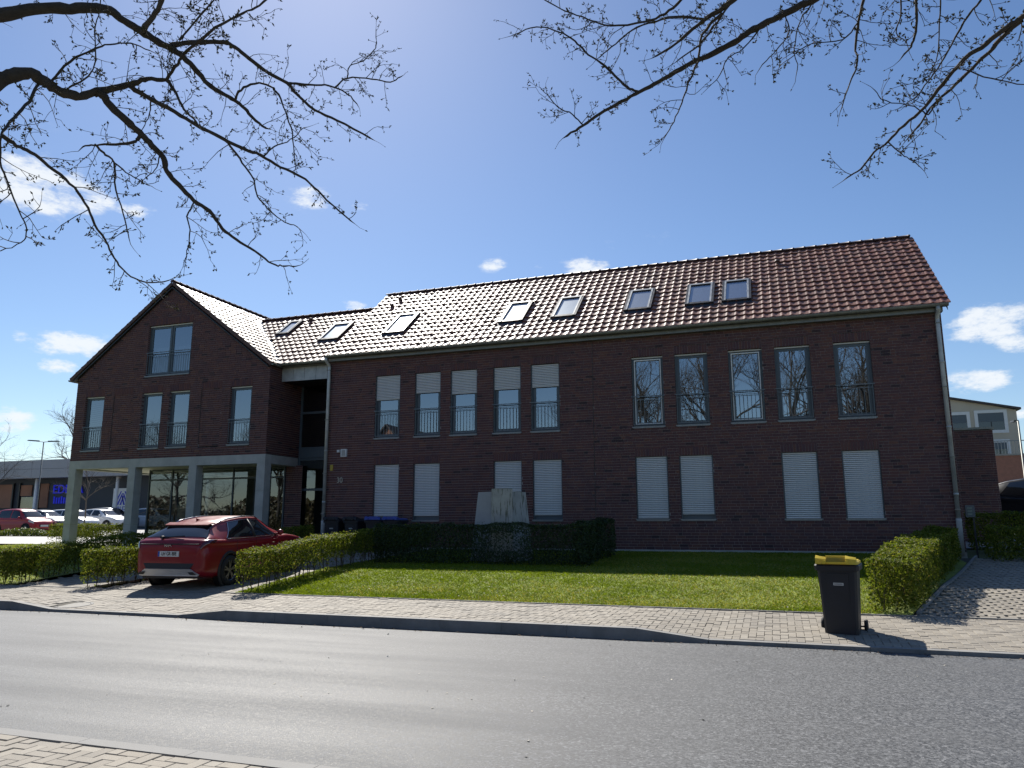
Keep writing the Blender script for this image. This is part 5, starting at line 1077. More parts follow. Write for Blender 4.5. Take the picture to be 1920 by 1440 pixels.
for i, (x, y, h) in enumerate([(-78, 52, 17), (-70, 54, 17), (-64, 55, 16), (-88, 54, 18), (-74, 58, 18), (-67, 60, 18)]):
    far_tree((x, y, 1.1), h, ['bare tree behind the supermarket roof near the lamp post', 'bare tree showing above the supermarket roof beside the gable', 'bare tree hidden behind the gabled wing', 'leftmost bare tree behind the supermarket', 'taller bare tree at the back beside the lamp post', 'taller bare tree at the back beside the gable'][i], 20+i, 4, .3, .6, 'palebark', .32, 'bare trees beyond the supermarket')
# across the street, seen only in the window panes
for i, (x, y, h) in enumerate([(-8.6, -30.5, 16), (5.6, -31, 17), (1.2, -32, 17), (-3.6, -31.5, 16), (-56, -36, 13), (-49, -40, 12), (-64, -42, 14), (-40, -34, 9)]):
    far_tree((x, y, .1), h, ['bare tree across the street mirrored in the middle windows', 'tall bare tree across the street mirrored in the rightmost window', 'bare tree across the street mirrored second from right', 'bare tree across the street straight behind the viewer', 'bare tree across the street mirrored in the shop glass', 'second bare tree across the street mirrored in shop glass', 'third bare tree across the street mirrored in shop glass', 'short bare tree across the street mirrored in entrance glass'][i], 40+i, 4, .3, .7, 'bark', .22, 'bare trees across the street')
M['brownbush'] = leafy('brown_bush_leaf', [(0, (.05,.04,.02)), (.5, (.09,.065,.035)), (1, (.12,.10,.04))], .3)
def plain_house(loc, w, dp, eave, ridge, wall_m, roof_m, label, rz=0, wins=((-.25, .6), (.25, .6), (-.25, .28), (.25, .28))):
    t_ = thing('house', loc, label, 'house', rz=rz); hw = w/2
    mb = MB(); mb.add([(-hw,0,0),(hw,0,0),(hw,0,eave),(0,0,ridge),(-hw,0,eave),(-hw,-dp,0),(hw,-dp,0),(hw,-dp,eave),(0,-dp,ridge),(-hw,-dp,eave)], [(0,4,3,2,1)[::-1],(5,6,7,8,9)[::-1],(1,2,7,6)[::-1],(0,5,9,4)[::-1]]); mb.build('wall', wall_m, t_)
    for s in (-1, 1):
        mb = MB(); a = Vector((s*(hw+.35), .3, eave-.3)); b = Vector((0, .3, ridge+.05)); n = Vector((s*(ridge-eave), 0, hw)).normalized()*.12; y2 = Vector((0, -dp-.6, 0)); mb.add([a, b, b+y2, a+y2, a+n, b+n, b+y2+n, a+y2+n], [(0,1,2,3),(7,6,5,4),(0,4,5,1),(2,6,7,3),(0,3,7,4)]); mb.build('roof', roof_m, t_)
    for (u, v) in wins:
        mb = MB(); x, z = u*w, v*eave; mb.box(x-.55, x+.55, .01, .06, z-.65, z+.65); f_ = mb.build('window', M['screen'], t_); mb = MB(); mb.box(x-.47, x+.47, .061, .066, z-.57, z+.57); mb.build('pane', M['glass'], f_)
    return t_
M['render_w'] = simple('pale_render', (.45, .43, .39), .9, var=.06); M['red_render'] = simple('red_brick_far', (.24, .12, .085), .9, var=.15); M['roof_dark'] = simple('dark_roof', (.06, .05, .05), .7, var=.15)
plain_house((-33, -37, 0), 9, 10, 5.0, 10.2, M['red_render'], M['roof_dark'], 'gabled brick house across the street mirrored in an upper window')
for (x, y, rx, h, lb) in ((-52, -37, 7, 2.6, 'tall brown hedge across the street mirrored in the shop glass'), (-64, -39, 6, 3.2, 'bushes across the street mirrored in the shop glass left part'), (-39, -36, 4, 2.2, 'bush across the street mirrored in the entrance glass')): shrub((x, y), rx, 1.2, h, lb, 5000, .14, 'brownbush', 'bushes across the street')
n_ = 26000; X_ = rng.uniform(-130, 50, n_); Y_ = -50+rng.normal(0, 1.6, n_); Z_ = 5.2*rng.random(n_)**.8*(.75+.25*np.sin(X_*.31)*np.sin(X_*.083+1))
V, F = leaves(np.stack([X_, Y_, Z_], 1), np.tile([0, 1.0, .4], (n_, 1)), .34); tag(big_mesh('far_thicket', V, F, M['brownbush'], rng.random(n_)*.999), 'brown thicket far across the street', 'thicket', kind='stuff')
plain_house((-12, -42, 0), 10, 10, 3.2, 7.2, M['red_render'], M['roof_dark'], 'low brick house across the street behind the viewer')
plain_house((10, -46, 0), 12, 10, 3.0, 7.0, M['render_w'], M['roof_dark'], 'low pale house across the street behind the viewer')
# ================================================================ cars
def paint(name, c, metal=.0, rough=.32):
    t = NT(name); fl = t.noise(400, 2, .5); cc = t.mix(t.rng(fl, .35, .65, 0, 1), scale3(c, .9), scale3(c, 1.1))
    dirt = t.noise(3, 5, .6); return t.end(t.pbr(cc, t.rng(dirt, .3, .7, rough-.05, rough+.08), metal, .3, None, .35, **{'Coat Roughness': .06}))
M['red_paint'] = paint('metallic_red_paint', (.21, .005, .012), .0); M['red2'] = paint('red_paint', (.36, .02, .03)); M['grey_paint'] = paint('dark_grey_paint', (.07, .075, .085), .4); M['white_paint'] = paint('white_paint', (.70, .71, .72)); M['silver_paint'] = paint('silver_paint', (.35, .37, .39), .5); M['black_paint'] = paint('black_paint', (.012, .012, .014)); M['blue_paint'] = paint('blue_grey_paint', (.10, .12, .15), .3)
M['cladding'] = simple('black_cladding', (.020, .020, .021), .6, var=.15, vscale=15); M['chrome'] = simple('chrome_trim', (.62, .62, .62), .16, 1.0, var=.03); M['skid'] = simple('silver_skid_plate', (.55, .545, .53), .45, .25, var=.06); M['alloy'] = simple('dark_alloy', (.16, .165, .17), .32, .85, var=.08); M['silver_alloy'] = simple('silver_alloy', (.45, .46, .47), .3, .85, var=.05)
t = NT('car_glass'); M['car_glass'] = t.end(t.pbr((.010, .012, .014), .03, 0, .9, None, .0))
t = NT('tail_lamp'); M['tail'] = t.end(t.pbr((.07, .002, .004), .10, 0, .6, None, 1.0)); t = NT('head_lamp'); M['lamp_glass'] = t.end(t.pbr((.55, .57, .6), .1, .3, .8, None, 1.0))
M['plate'] = simple('plate_white', (.62, .62, .60), .4, var=.02); M['plate_blue'] = simple('plate_blue', (.01, .06, .35), .4); M['ink'] = simple('plate_ink', (.012, .012, .014), .5)
def spline(xs, ys):
    xs, ys = np.array(xs, float), np.array(ys, float); m = np.gradient(ys, xs); dl = np.diff(ys)/np.diff(xs)
    for i in range(1, len(xs)-1): m[i] = 0 if dl[i-1]*dl[i] <= 0 else 2*dl[i-1]*dl[i]/(dl[i-1]+dl[i])
    m[0], m[-1] = dl[0], dl[-1]
    def f(x):
        x = min(max(x, xs[0]), xs[-1]); i = min(max(int(np.searchsorted(xs, x))-1, 0), len(xs)-2); h = xs[i+1]-xs[i]; u = (x-xs[i])/h
        return (2*u**3-3*u**2+1)*ys[i]+(u**3-2*u**2+u)*h*m[i]+(-2*u**3+3*u**2)*ys[i+1]+(u**3-u**2)*h*m[i+1]
    return f
CROSS = dict(L=4.395, W=1.826, R=.335, axle=(-1.31, 1.33), clear=.20,
    y=[-2.197,-2.17,-2.10,-1.98,-1.75,-1.3,-.5,.5,1.05,1.45,1.85,2.08,2.197], w=[.70,.80,.865,.90,.912,.915,.905,.905,.908,.90,.86,.76,.60],
    zb=[.36,.31,.28,.25,.22,.20,.19,.19,.20,.20,.22,.26,.33], zt=[.80,.96,1.06,1.085,1.07,1.04,1.00,.975,.975,.93,.85,.75,.62],
    gy=[-2.06,-2.02,-1.80,-1.52,-1.38,-1.0,-.4,.10,.36,.72,1.14], gz=[1.06,1.09,1.225,1.355,1.395,1.450,1.482,1.458,1.395,1.205,.985],
    gw=[.58,.58,.56,.535,.53,.535,.545,.54,.53,.55,.58], gb=[.78,.80,.835,.85,.858,.862,.862,.86,.858,.845,.79],
    fw=(.80, .26, -.20), rw=(-.30, -1.36, -1.02), rear=(-1.99, -1.50), ws=(.44, 1.05))
HATCH = dict(L=3.60, W=1.60, R=.285, axle=(-1.2, 1.18), clear=.16,
    y=[-1.8,-1.77,-1.70,-1.6,-1.2,-.5,.5,.95,1.25,1.55,1.72,1.8], w=[.62,.70,.755,.79,.80,.80,.80,.80,.79,.745,.65,.5],
    zb=[.36,.30,.26,.22,.18,.17,.17,.18,.18,.20,.25,.33], zt=[.76,.88,.95,.97,.96,.93,.92,.95,.92,.83,.72,.60],
    gy=[-1.72,-1.68,-1.55,-1.3,-.8,-.2,.15,.45,.8,1.12], gz=[.96,1.05,1.35,1.47,1.515,1.53,1.50,1.40,1.18,.95],
    gw=[.55,.56,.55,.545,.55,.55,.545,.54,.55,.55], gb=[.72,.73,.75,.76,.765,.765,.765,.76,.75,.70],
    fw=(.78, .36, -.16), rw=(-.24, -1.25, -1.2), rear=(-1.66, -1.5), ws=(.48, 1.04))
def stretch(d, kl, kh, kw, R_=None):
    e = {k: ([v*kl for v in a] if k in ('y', 'gy') else [v*kw for v in a] if k in ('w', 'gw', 'gb') else [v*kh for v in a] if k in ('zt', 'gz') else a) for k, a in d.items()}
    e['L'] = d['L']*kl; e['W'] = d['W']*kw; e['axle'] = tuple(v*kl for v in d['axle'])
    for k in ('fw', 'rw', 'rear', 'ws'): e[k] = tuple(v*kl for v in d[k])
    if R_: e['R'] = R_
    return e
def car(name, loc, rz, P, body_m, label, rim='silver_alloy', detail=True, pitch=0.0, plate=None, clad=False, group=None):
    t_ = thing(name, loc, label, 'car', group, rz); t_.rotation_euler = (pitch, 0, rz)
    W, ZB, ZT = (spline(P['y'], P[k]) for k in ('w', 'zb', 'zt')); GZ_, GW, GB = (spline(P['gy'], P[k]) for k in ('gz', 'gw', 'gb'))
    y0, y1 = P['y'][0], P['y'][-1]; g0, g1 = P['gy'][0], P['gy'][-1]
    prof = [(0, 0), (.78, 0.0), (.93, .04), (.985, .16), (1.0, .42), (.992, .62), (.965, .80), (.985, .88), (.95, .955), (.86, .985), (.5, 1.005), (0, 1.02)]
    pf = spline([i/(len(prof)-1) for i in range(len(prof))], [p[0] for p in prof]), spline([i/(len(prof)-1) for i in range(len(prof))], [p[1] for p in prof])
    def B(y, u): w, zb, zt = W(y), ZB(y), ZT(y); return (pf[0](u)*w, y, zb+(zt-zb)*pf[1](u))
    def G(y, u):            # greenhouse section, u 0 belt .. .6 roof edge .. 1 centre
        zb = ZT(y)-.035; zr = max(GZ_(y), zb+.02); wb, wr = GB(y), GW(y); hh = zr-zb; e = min(.06, hh*.4); k = min(1, hh/.30); wr = wb*.97+(wr-wb*.97)*k
        if u < .6:
            s = u/.6; return (wb+(wr+.035-wb)*s+.02*math.sin(s*math.pi), y, zb+(hh-e)*s)
        s = (u-.6)/.4; a = s*math.pi/2; return ((wr+.035)*(math.cos(a)**.62 if s < 1 else 0), y, zr-e+(e+.012)*math.sin(a)**.85)
    ny, nu = 54, 26
    mb = MB(); ys = [y0+(y1-y0)*(.5-.5*math.cos(math.pi*j/ny)) for j in range(ny+1)]
    for sx in (1, -1):
        b = len(mb.v)
        for y in ys:
            for i in range(nu+1): p = B(y, i/nu); mb.v.append((sx*p[0], p[1], p[2]))
        for j in range(ny):
            for i in range(nu):
                q = (b+j*(nu+1)+i, b+j*(nu+1)+i+1, b+(j+1)*(nu+1)+i+1, b+(j+1)*(nu+1)+i); c4 = sum((Vector(mb.v[k]) for k in q), Vector())/4
                if abs(c4.x) > .45 and min(math.hypot(c4.y-a_, c4.z-P['R']) for a_ in P['axle']) < P['R']+.045: continue
                mb.f.append(q if sx < 0 else q[::-1]); mb.t.append(0)
        for yy, fl in ((0, 1), (ny, -1)):
            q = [b+yy*(nu+1)+i for i in range(nu+1)]; mb.f.append(tuple(q if fl*sx > 0 else q[::-1])); mb.t.append(0)
    bd = mb.build('body', body_m, t_, True)
    mb = MB(); gys = [g0+(g1-g0)*j/44 for j in range(45)]
    for sx in (1, -1):
        b = len(mb.v)
        for y in gys:
            for i in range(21): p = G(y, i/20); mb.v.append((sx*p[0], p[1], p[2]))
        for j in range(44):
            for i in range(20): q = (b+j*21+i, b+j*21+i+1, b+(j+1)*21+i+1, b+(j+1)*21+i); mb.f.append(q if sx < 0 else q[::-1]); mb.t.append(0)
    mb.build('cabin', body_m, t_, True)
    def patch(nm, mat, S, ya, yb, ua, ub, off, mirror=True, both=False, parent=None, ny_=10, nu_=8):
        """a panel lying on surface S between curves ya(u), yb(u)"""
        out = []
        for sx in ((1, -1) if mirror else (1,)):
            mb = MB()
            def pt(a, c):
                u = ua+(ub-ua)*c; fa = ya(c) if callable(ya) else ya; fb = yb(c) if callable(yb) else yb; y = fa+(fb-fa)*a
                p = Vector(S(y, u)); e = 1e-3; du = Vector(S(y, min(u+e, 1)))-Vector(S(y, u-e)); dy = Vector(S(y+e, u))-Vector(S(y-e, u)); n = dy.cross(du)
                if n.length < 1e-12: n = Vector((0, 0, 1))
                n.normalize(); n = n if n.dot(Vector((p.x, 0, p.z-.6))) > 0 else -n; p = p+n*off; return (sx*p.x, p.y, p.z)
            mb.grid(pt, ny_, nu_)
            if both:
                b = len(mb.v); k = len(mb.v); mb.v.extend([(-x, y, z) for x, y, z in mb.v]); mb.f.extend([tuple(i+b for i in f)[::-1] for f in mb.f[:]]); mb.t = [0]*len(mb.f)
            out.append(mb.build(nm, mat, parent or t_, True))
        return out
    f, r_, re_, ws = P['fw'], P['rw'], P['rear'], P['ws']
    patch('side_window', M['car_glass'], G, lambda c: f[2], lambda c: f[0]+(f[1]-f[0])*c, .07, .56, .006)
    patch('side_window', M['car_glass'], G, lambda c: r_[1]+(r_[2]-r_[1])*c**.8, lambda c: r_[0], .07, .56, .006)
    patch('rear_window', M['car_glass'], G, re_[0], re_[1], .60, 1.0, .006, False, True)
    patch('windscreen', M['car_glass'], G, ws[0], ws[1], .60, 1.0, .006, False, True)
    for ax in P['axle']:
        for s in (-1, 1):
            R_ = P['R']; xo = W(ax)*.995
            arch = MB(); arch.lathe((s*xo, ax, R_), [(0, -s*.20), (R_+.03, -s*.20), (R_+.03, s*.0), (R_+.035, s*.016), (R_+.085, s*.014), (R_+.095, -s*.01)], 32, 'x'); arch.build('wheel_arch', M['cladding'] if clad else M['tyre'], t_, True)
            mb = MB(); x = s*(xo-.085); mb.lathe((x, ax, R_), [(R_*.62, -.10), (R_*.9, -.11), (R_, -.08), (R_, .08), (R_*.92, .108), (R_*.70, .112), (R_*.66, .09), (R_*.64, .06)], 36, 'x'); wh = mb.build('wheel', M['tyre'], t_, True)
            mb = MB(); mb.lathe((x, ax, R_), [(R_*.68, s*.10), (R_*.66, s*.104), (R_*.62, s*.09), (R_*.60, s*.03)], 32, 'x'); mb.lathe((x, ax, R_), [(0, s*.085), (R_*.16, s*.085), (R_*.18, s*.06)], 16, 'x'); k = 5
            for i in range(k):
                for dd in (-.17, .17):
                    a = 2*math.pi*i/k+dd+.3; c = Vector((0, math.cos(a), math.sin(a))); tt = Vector((0, -math.sin(a), math.cos(a))); a0 = 2*math.pi*i/k+.3; c0 = Vector((0, math.cos(a0), math.sin(a0)))
                    pA = Vector((x+s*.078, ax, R_))+c0*R_*.12; pB = Vector((x+s*.085, ax, R_))+c*R_*.65; dv_ = (pB-pA).normalized(); mb.obox((pA+pB)/2, dv_, dv_.cross(Vector((1, 0, 0))), (1, 0, 0), (pB-pA).length/2, .016, .012)
            mb.build('rim', M[rim], wh)
            mb = MB(); mb.lathe((x, ax, R_), [(0, s*.02), (R_*.6, s*.02)], 24, 'x'); mb.build('brake_disc', M['dark_metal'], wh)
    # mirrors
    for s in (-1, 1):
        mb = MB(); my, mz = f[0]-.10, ZT(f[0])+.055; xx = GB(f[0])+.11
        mb.lathe((s*xx, my, mz), [(.0, -.06), (.055, -.055), (.075, -.01), (.065, .03), (0, .045)], 12, 'y'); mb.obox((s*(xx-.10), my, mz-.03), (1, 0, 0), (0, 1, 0), (0, 0, 1), .07, .025, .015); mb.build('mirror', body_m, t_, True)
    # lamps and front
    yl = y1; patch('headlight', M['lamp_glass'], B, lambda c: y1-.10, lambda c: y1-.42, .52, .72, .008)
    mb = MB(); mb.box(-.34, .34, y1-.045, y1+.006, .42, .56); mb.build('grille', M['cladding'], t_); mb = MB(); mb.box(-.26, .26, y1+.006, y1+.018, .43, .54); fp = mb.build('number_plate', M['plate'], t_)
    mb = MB(); mb.box(-.5, .5, y1-.12, y1-.01, .27, .38); mb.build('lower_grille', M['cladding'], t_)
    if not plate: patch('tail_light', M['tail'], B, lambda c: y0+.05, lambda c: y0+.25, .58, .80, .008); return t_, B, G
    return t_, B, G, patch, bd
rc = car('red_car', (-12.75, -7.5, (H(-12.7, -8.8)+H(-12.7, -6.2))/2), R(5), CROSS, M['red_paint'], 'red crossover hatchback parked nose-in between two hedges', 'alloy', True, math.atan2(H(-12.7, -6.2)-H(-12.7, -8.8), 2.6), plate='LH', clad=True)
RC, B_, G_, patch_, bd_ = rc; y0 = -2.197
patch_('tail_light', M['tail'], B_, lambda c: -2.175, lambda c: -1.72-.16*(1-c), .63, .735, .012)
patch_('lamp_surround', M['cladding'], B_, lambda c: -2.17, lambda c: -2.05, .585, .60, .011)
mb = MB(); mb.box(-.74, .74, -2.19, -2.150, .965, .985); mb.build('tailgate_strip', M['cladding'], RC)
mb = MB()                                                        # roof spoiler
mb.add([(-.60,-1.44,1.375),(.60,-1.44,1.375),(.55,-1.66,1.345),(-.55,-1.66,1.345),(-.60,-1.44,1.405),(.60,-1.44,1.405),(.55,-1.66,1.362),(-.55,-1.66,1.362)],[(0,3,2,1),(4,5,6,7),(0,1,5,4),(1,2,6,5),(2,3,7,6),(3,0,4,7)]); mb.build('roof_spoiler', M['red_paint'], RC)
mb = MB(); mb.box(-.53, .53, -1.645, -1.55, 1.326, 1.344); mb.build('spoiler_underside', M['cladding'], RC)
mb = MB(); mb.obox((-.02, -2.03, 1.12), (1, 0, .06), (0, .6, .8), (0, -.8, .6), .27, .012, .012); mb.lathe((-.28, -2.06, 1.115), [(0, -.05), (.035, -.045), (.035, .02), (0, .025)], 10, 'y'); mb.build('rear_wiper', M['cladding'], RC)
mb = MB(); mb.add([(-.26,-2.222,.715),(.26,-2.222,.715),(.26,-2.214,.828),(-.26,-2.214,.828),(-.26,-2.19,.715),(.26,-2.19,.715),(.26,-2.18,.828),(-.26,-2.18,.828)],[(0,1,2,3),(4,0,3,7),(1,5,6,2),(3,2,6,7),(4,5,1,0)]); pl = mb.build('number_plate', M['plate'], RC)
mb = MB(); mb.add([(-.258,-2.2235,.717),(-.215,-2.2235,.717),(-.215,-2.2155,.826),(-.258,-2.2155,.826)],[(0,1,2,3)]); mb.build('plate_band', M['plate_blue'], pl)
def local_text(name, body, size, mat, loc, rot, parent, ext=.001, sx=1.0):
    c = bpy.data.curves.new(name, 'FONT'); c.body = body; c.size = size; c.extrude = ext; c.align_x = 'CENTER'; c.align_y = 'CENTER'; c.offset = .0015; c.materials.append(mat); o = bpy.data.objects.new(name, c); col.objects.link(o); o.location = loc; o.rotation_euler = rot; o.scale = (sx, 1, 1); o.parent = parent; return solid_text(o)
local_text('plate_text', 'LH GR 80E', .108, M['ink'], (.022, -2.2215, .773), (R(86), 0, 0), pl, .001, .76)
mb = MB()                                                        # maker's badge: angular joined strokes
for (a, b) in (((-.085, 0), (-.085, .042)), ((-.083, .018), (-.045, .042)), ((-.06, .02), (-.030, 0)), ((-.030, 0), (-.028, .042)), ((-.028, .042), (.012, 0)), ((.012, 0), (.014, .042)), ((.014, .0), (.052, .042)), ((.052, .042), (.085, 0))):
    p, q = Vector((a[0], 0, a[1])), Vector((b[0], 0, b[1])); d = (q-p).normalized(); c = (p+q)/2+Vector((-.02, -2.205, .925)); mb.obox(c, d, (0, 1, 0), d.cross(Vector((0, 1, 0))), (q-p).length/2+.003, .004, .005)
mb.build('badge', M['chrome'], RC)
mb = MB()                                                        # rear bumper: black insert, silver skid, exhaust trims
mb.add([(-.66,-2.19,.60),(.66,-2.19,.60),(.55,-2.225,.46),(-.55,-2.225,.46),(-.66,-2.10,.60),(.66,-2.10,.60),(.55,-2.10,.46),(-.55,-2.10,.46)],[(0,3,2,1),(4,5,6,7),(0,1,5,4),(1,2,6,5),(2,3,7,6),(3,0,4,7)]); mb.build('bumper_insert', M['cladding'], RC)
mb = MB(); out = [(-.56,.455),(.56,.455),(.76,.335),(.72,.30),(-.72,.30),(-.76,.335)]
mb.add([(x,-2.235-(.015 if abs(x)<.6 else -.045),z) for x, z in out]+[(x,-2.08,z) for x, z in out],[(5,4,3,2,1,0),(0,1,7,6),(1,2,8,7),(2,3,9,8),(3,4,10,9),(4,5,11,10),(5,0,6,11)]); sk = mb.build('skid_plate', M['skid'], RC)
for s in (-1, 1):
    mb = MB(); mb.add([(s*.66-.075,-2.246,.335),(s*.66+.06,-2.225,.335),(s*.60+.05,-2.243,.395),(s*.60-.075,-2.256,.395)],[(0,1,2,3)]); mb.build('exhaust_trim', M['cladding'], sk)
mb = MB(); mb.box(-.70, .70, -2.12, -1.95, .24, .30); mb.build('under_tray', M['cladding'], RC)
for s in (-1, 1):
    mb = MB(); mb.add([(s*.72,-2.165,.62),(s*.80,-2.135,.63),(s*.815,-2.125,.52),(s*.78,-2.15,.50)],[(0,1,2,3) if s > 0 else (3,2,1,0)]); mb.build('reflector', M['cladding'], RC)
    mb = MB(); pts = [G_(y, .66) for y in lin(-1.30, .25, 12)]; n = len(pts); mb.tube([(s*p[0], p[1], p[2]+(.005 if i in (0, n-1) else .035)) for i, p in enumerate(pts)], .016, 8); mb.build('roof_rail', M['chrome'], RC, True)
    mb = MB(); lo = [G_(y, .045) for y in lin(-1.34, .78, 14)]; hi = [G_(-1.36+(.34)*c**.8, .07+.49*c) for c in lin(0, 1, 8)]; top = [G_(y, .575) for y in lin(-1.02, .24, 12)]
    for run in (lo, hi+top): mb.tube([(s*(p[0]+.012), p[1], p[2]) for p in run], .009, 6)
    mb.build('window_trim', M['chrome'], RC, True)
    mb = MB(); p = G_(-.25, .3); q0, q1 = G_(-.25, .06), G_(-.25, .57); mb.tube([(s*(q0[0]+.004), q0[1], q0[2]), (s*(p[0]+.006), p[1], p[2]), (s*(q1[0]+.003), q1[1], q1[2])], .035, 6); mb.build('door_pillar', M['cladding'], RC, True)
    for y in (-.42, .55): mb = MB(); p = B_(y, .60); mb.obox((s*(p[0]+.018), y, p[2]+.02), (1, 0, 0), (0, 1, 0), (0, 0, 1), .012, .10, .014); mb.build('door_handle', M['red_paint'], RC)
    for y in (-1.02, -.24, .78):
        mb = MB(); mb.tube([(s*(B_(y, u)[0]+.001), y, B_(y, u)[2]) for u in lin(.25, .76, 10)], .004, 4); mb.build('door_gap', M['cladding'], RC)
    mb = MB(); mb.grid(lambda a, c: tuple(Vector((s*(B_(-1.0+2.0*a, .17+.09*c)[0]+.008), -1.0+2.0*a, B_(-1.0+2.0*a, .17+.09*c)[2]))), 10, 3); mb.build('sill_cladding', M['cladding'], RC, True)
mb = MB(); mb.add([(-.02,-1.28,1.405),(.02,-1.28,1.405),(.0,-1.33,1.49),(.012,-1.16,1.44),(-.012,-1.16,1.44)],[(0,1,2),(1,3,2),(3,4,2),(4,0,2)]); mb.build('aerial_fin', M['red_paint'], RC)
# parked cars in the lot, front ends towards the house
LOT = 'cars parked in the lot'
def parked(x, y, P, mt, label, nm='parked_car', rz=-90, **k): car(nm, (x-P['L']/2, y, H(x, y)+.004), R(rz), P, M[mt], label, group=LOT, **k)
parked(-43.1, 12.3, HATCH, 'red2', 'small red hatchback parked furthest left in the lot')
parked(-44.6, 15.2, stretch(CROSS, .98, 1.0, 1.0), 'grey_paint', 'dark grey car parked between the red hatchback and left column')
parked(-45.5, 18.0, stretch(HATCH, 1.08, 1.0, 1.05), 'white_paint', 'white hatchback whose bonnet shows right of the leftmost column')
parked(-45.4, 20.8, stretch(CROSS, 1.03, 1.06, 1.02), 'white_paint', 'white crossover parked between the two left columns')
parked(-48.0, 24.0, stretch(CROSS, 1.06, 1.16, 1.02), 'blue_paint', 'blue grey off-roader behind the white crossover', rz=-90)
parked(-46.6, 27.0, stretch(HATCH, 1.15, 1.1, 1.08), 'white_paint', 'white car seen between second column and shop glazing')
parked(-53.0, 14.2, stretch(CROSS, 1.0, 1.0, 1.0), 'silver_paint', 'silver car in the second row behind the red hatchback', rz=-90)
parked(-52.4, 17.2, stretch(HATCH, 1.2, 1.0, 1.08), 'white_paint', 'white car roof in the second row behind the dark car', rz=-90)
car('black_van', (10.5, 13.6, H(10, 14)), R(-128), stretch(CROSS, 1.1, 1.58, 1.05, .38), M['black_paint'], 'black off-road vehicle behind the brick annex at the right edge')

# ================================================================ supermarket, lamp posts, neighbour house
SM = thing('supermarket', (-70, 28, 1.1), 'long low supermarket with pale grey fascia and dark recessed front', 'supermarket', world=True)
M['fascia'] = simple('grey_fascia_panel', (.30, .30, .325), .45, .2, var=.05, vscale=.5, world=True); M['dark_wall'] = simple('anthracite_panel', (.035, .042, .055), .6, var=.1, world=True); M['tan'] = simple('tan_brick_panel', (.32, .16, .10), .85, var=.2, vscale=.6, world=True)
for i in range(13):
    x0_ = -112+i*6.0
    for a, b in ((5.62, 6.42), (6.44, 7.24)): mb = MB(); mb.box(x0_+.015, x0_+5.985, 27.6, 28.2, a, b); mb.build('fascia_panel', M['fascia'], SM)
mb = MB(); mb.box(-112, -34, 28.21, 52, 6.9, 7.2); mb.build('roof', M['fascia'], SM)
mb = MB(); mb.box(-112, -34, 29.5, 29.8, 1.0, 6.9); mb.build('wall', M['dark_wall'], SM)
mb = MB(); mb.box(-112, -34, 28.21, 29.5, 5.70, 5.78); mb.build('canopy_soffit', M['fascia'], SM)
for (a, b, c, d) in ((-71.5, -68.4, 3.0, 5.2), (-67.4, -66.0, 4.1, 5.1), (-64.9, -63.9, 3.0, 5.2), (-73, -68.5, 1.6, 2.6)): mb = MB(); mb.box(a, b, 29.40, 29.49, c, d); mb.build('wall_panel', M['tan'], SM)
for (a, b) in ((-67.4, -65.2),): mb = MB(); mb.box(a, b, 29.42, 29.48, 1.1, 4.0); mb.build('entrance_glass', M['shop_glass'], SM)
for (a, b, c, d) in ((-67.55, -67.4, 1.1, 5.3), (-65.2, -65.0, 1.1, 5.3), (-68.4, -68.25, 1.1, 5.3)): mb = MB(); mb.box(a, b, 29.3, 29.48, c, d); mb.build('mullion', M['dark_metal'], SM)
for x in (-64.2, -54.6, -74.4, -44.8, -85): mb = MB(); mb.tube([(x, 28.4, .9), (x, 28.4, 5.68)], .14, 12); mb.build('column', M['screen'], SM, True)
M['sign_blue'] = simple('sign_blue', (.012, .02, .52), .4); t = NT('lit_blue_letters'); t_p = t.pbr((.01, .02, .6), .4, **{'Emission Color': (.01, .02, .9, 1), 'Emission Strength': .10}); M['lit_blue'] = t.end(t_p)
text('sign_letters', 'EDEKA', 1.15, M['lit_blue'], (-61.45, 29.38, 4.62), (R(90), 0, 0), SM, .05, 1.05)
mb = MB()
for i in range(9): x = -63.1+i*.30; mb.box(x, x+.17, 29.36, 29.40, 3.35, 3.9 if i % 3 else 4.0)
mb.build('sign_line', M['lit_blue'], SM)
mb = MB(); mb.box(-55.9, -53.7, 29.28, 29.38, 2.6, 4.62); sg = mb.build('sign_board', M['screen'], SM)
mb = MB()
def slant(x0_, x1_, z0_, z1_, w_): mb.add([(x0_, 29.27, z0_), (x0_+w_, 29.27, z0_), (x1_+w_*.6, 29.27, z1_), (x1_, 29.27, z1_)], [(0,1,2,3)])
for k in range(3): slant(-55.75+.33*k, -55.05+.16*k, 3.15, 4.35-.18*k, .2)
for k in range(3): slant(-54.0-.33*k, -54.62-.16*k, 3.15, 4.35-.18*k, .2)
mb.build('sign_emblem', M['sign_blue'], sg)
text('sign_word', 'ALDI', .5, M['sign_blue'], (-54.8, 29.265, 2.85), (R(90), 0, 0), sg, .004, 1.1)
def lamp_post(loc, h, label, double=True, rz=0):
    t_ = thing('lamp_post', loc, label, 'lamp post', rz=rz); mb = MB(); mb.tube([(0, 0, -.1), (0, 0, 1.1), (0, 0, 1.12), (0, 0, h)], [.075, .075, .055, .04], 10); mb.build('pole', M['gutter'], t_, True)
    for s in ((-1, 1) if double else (1,)):
        mb = MB(); mb.tube([(0, 0, h-.02), (s*.35, 0, h+.02)], .025, 8); mb.build('arm', M['gutter'], t_)
        mb = MB(); mb.add([(s*.30, -.12, h), (s*1.15, -.10, h+.05), (s*1.15, .10, h+.05), (s*.30, .12, h), (s*.30, -.10, h+.09), (s*1.05, -.07, h+.12), (s*1.05, .07, h+.12), (s*.30, .10, h+.09)], [(0,3,2,1),(4,5,6,7),(0,1,5,4),(1,2,6,5),(2,3,7,6),(3,0,4,7)]); mb.build('lamp_head', M['dark_metal'], t_)
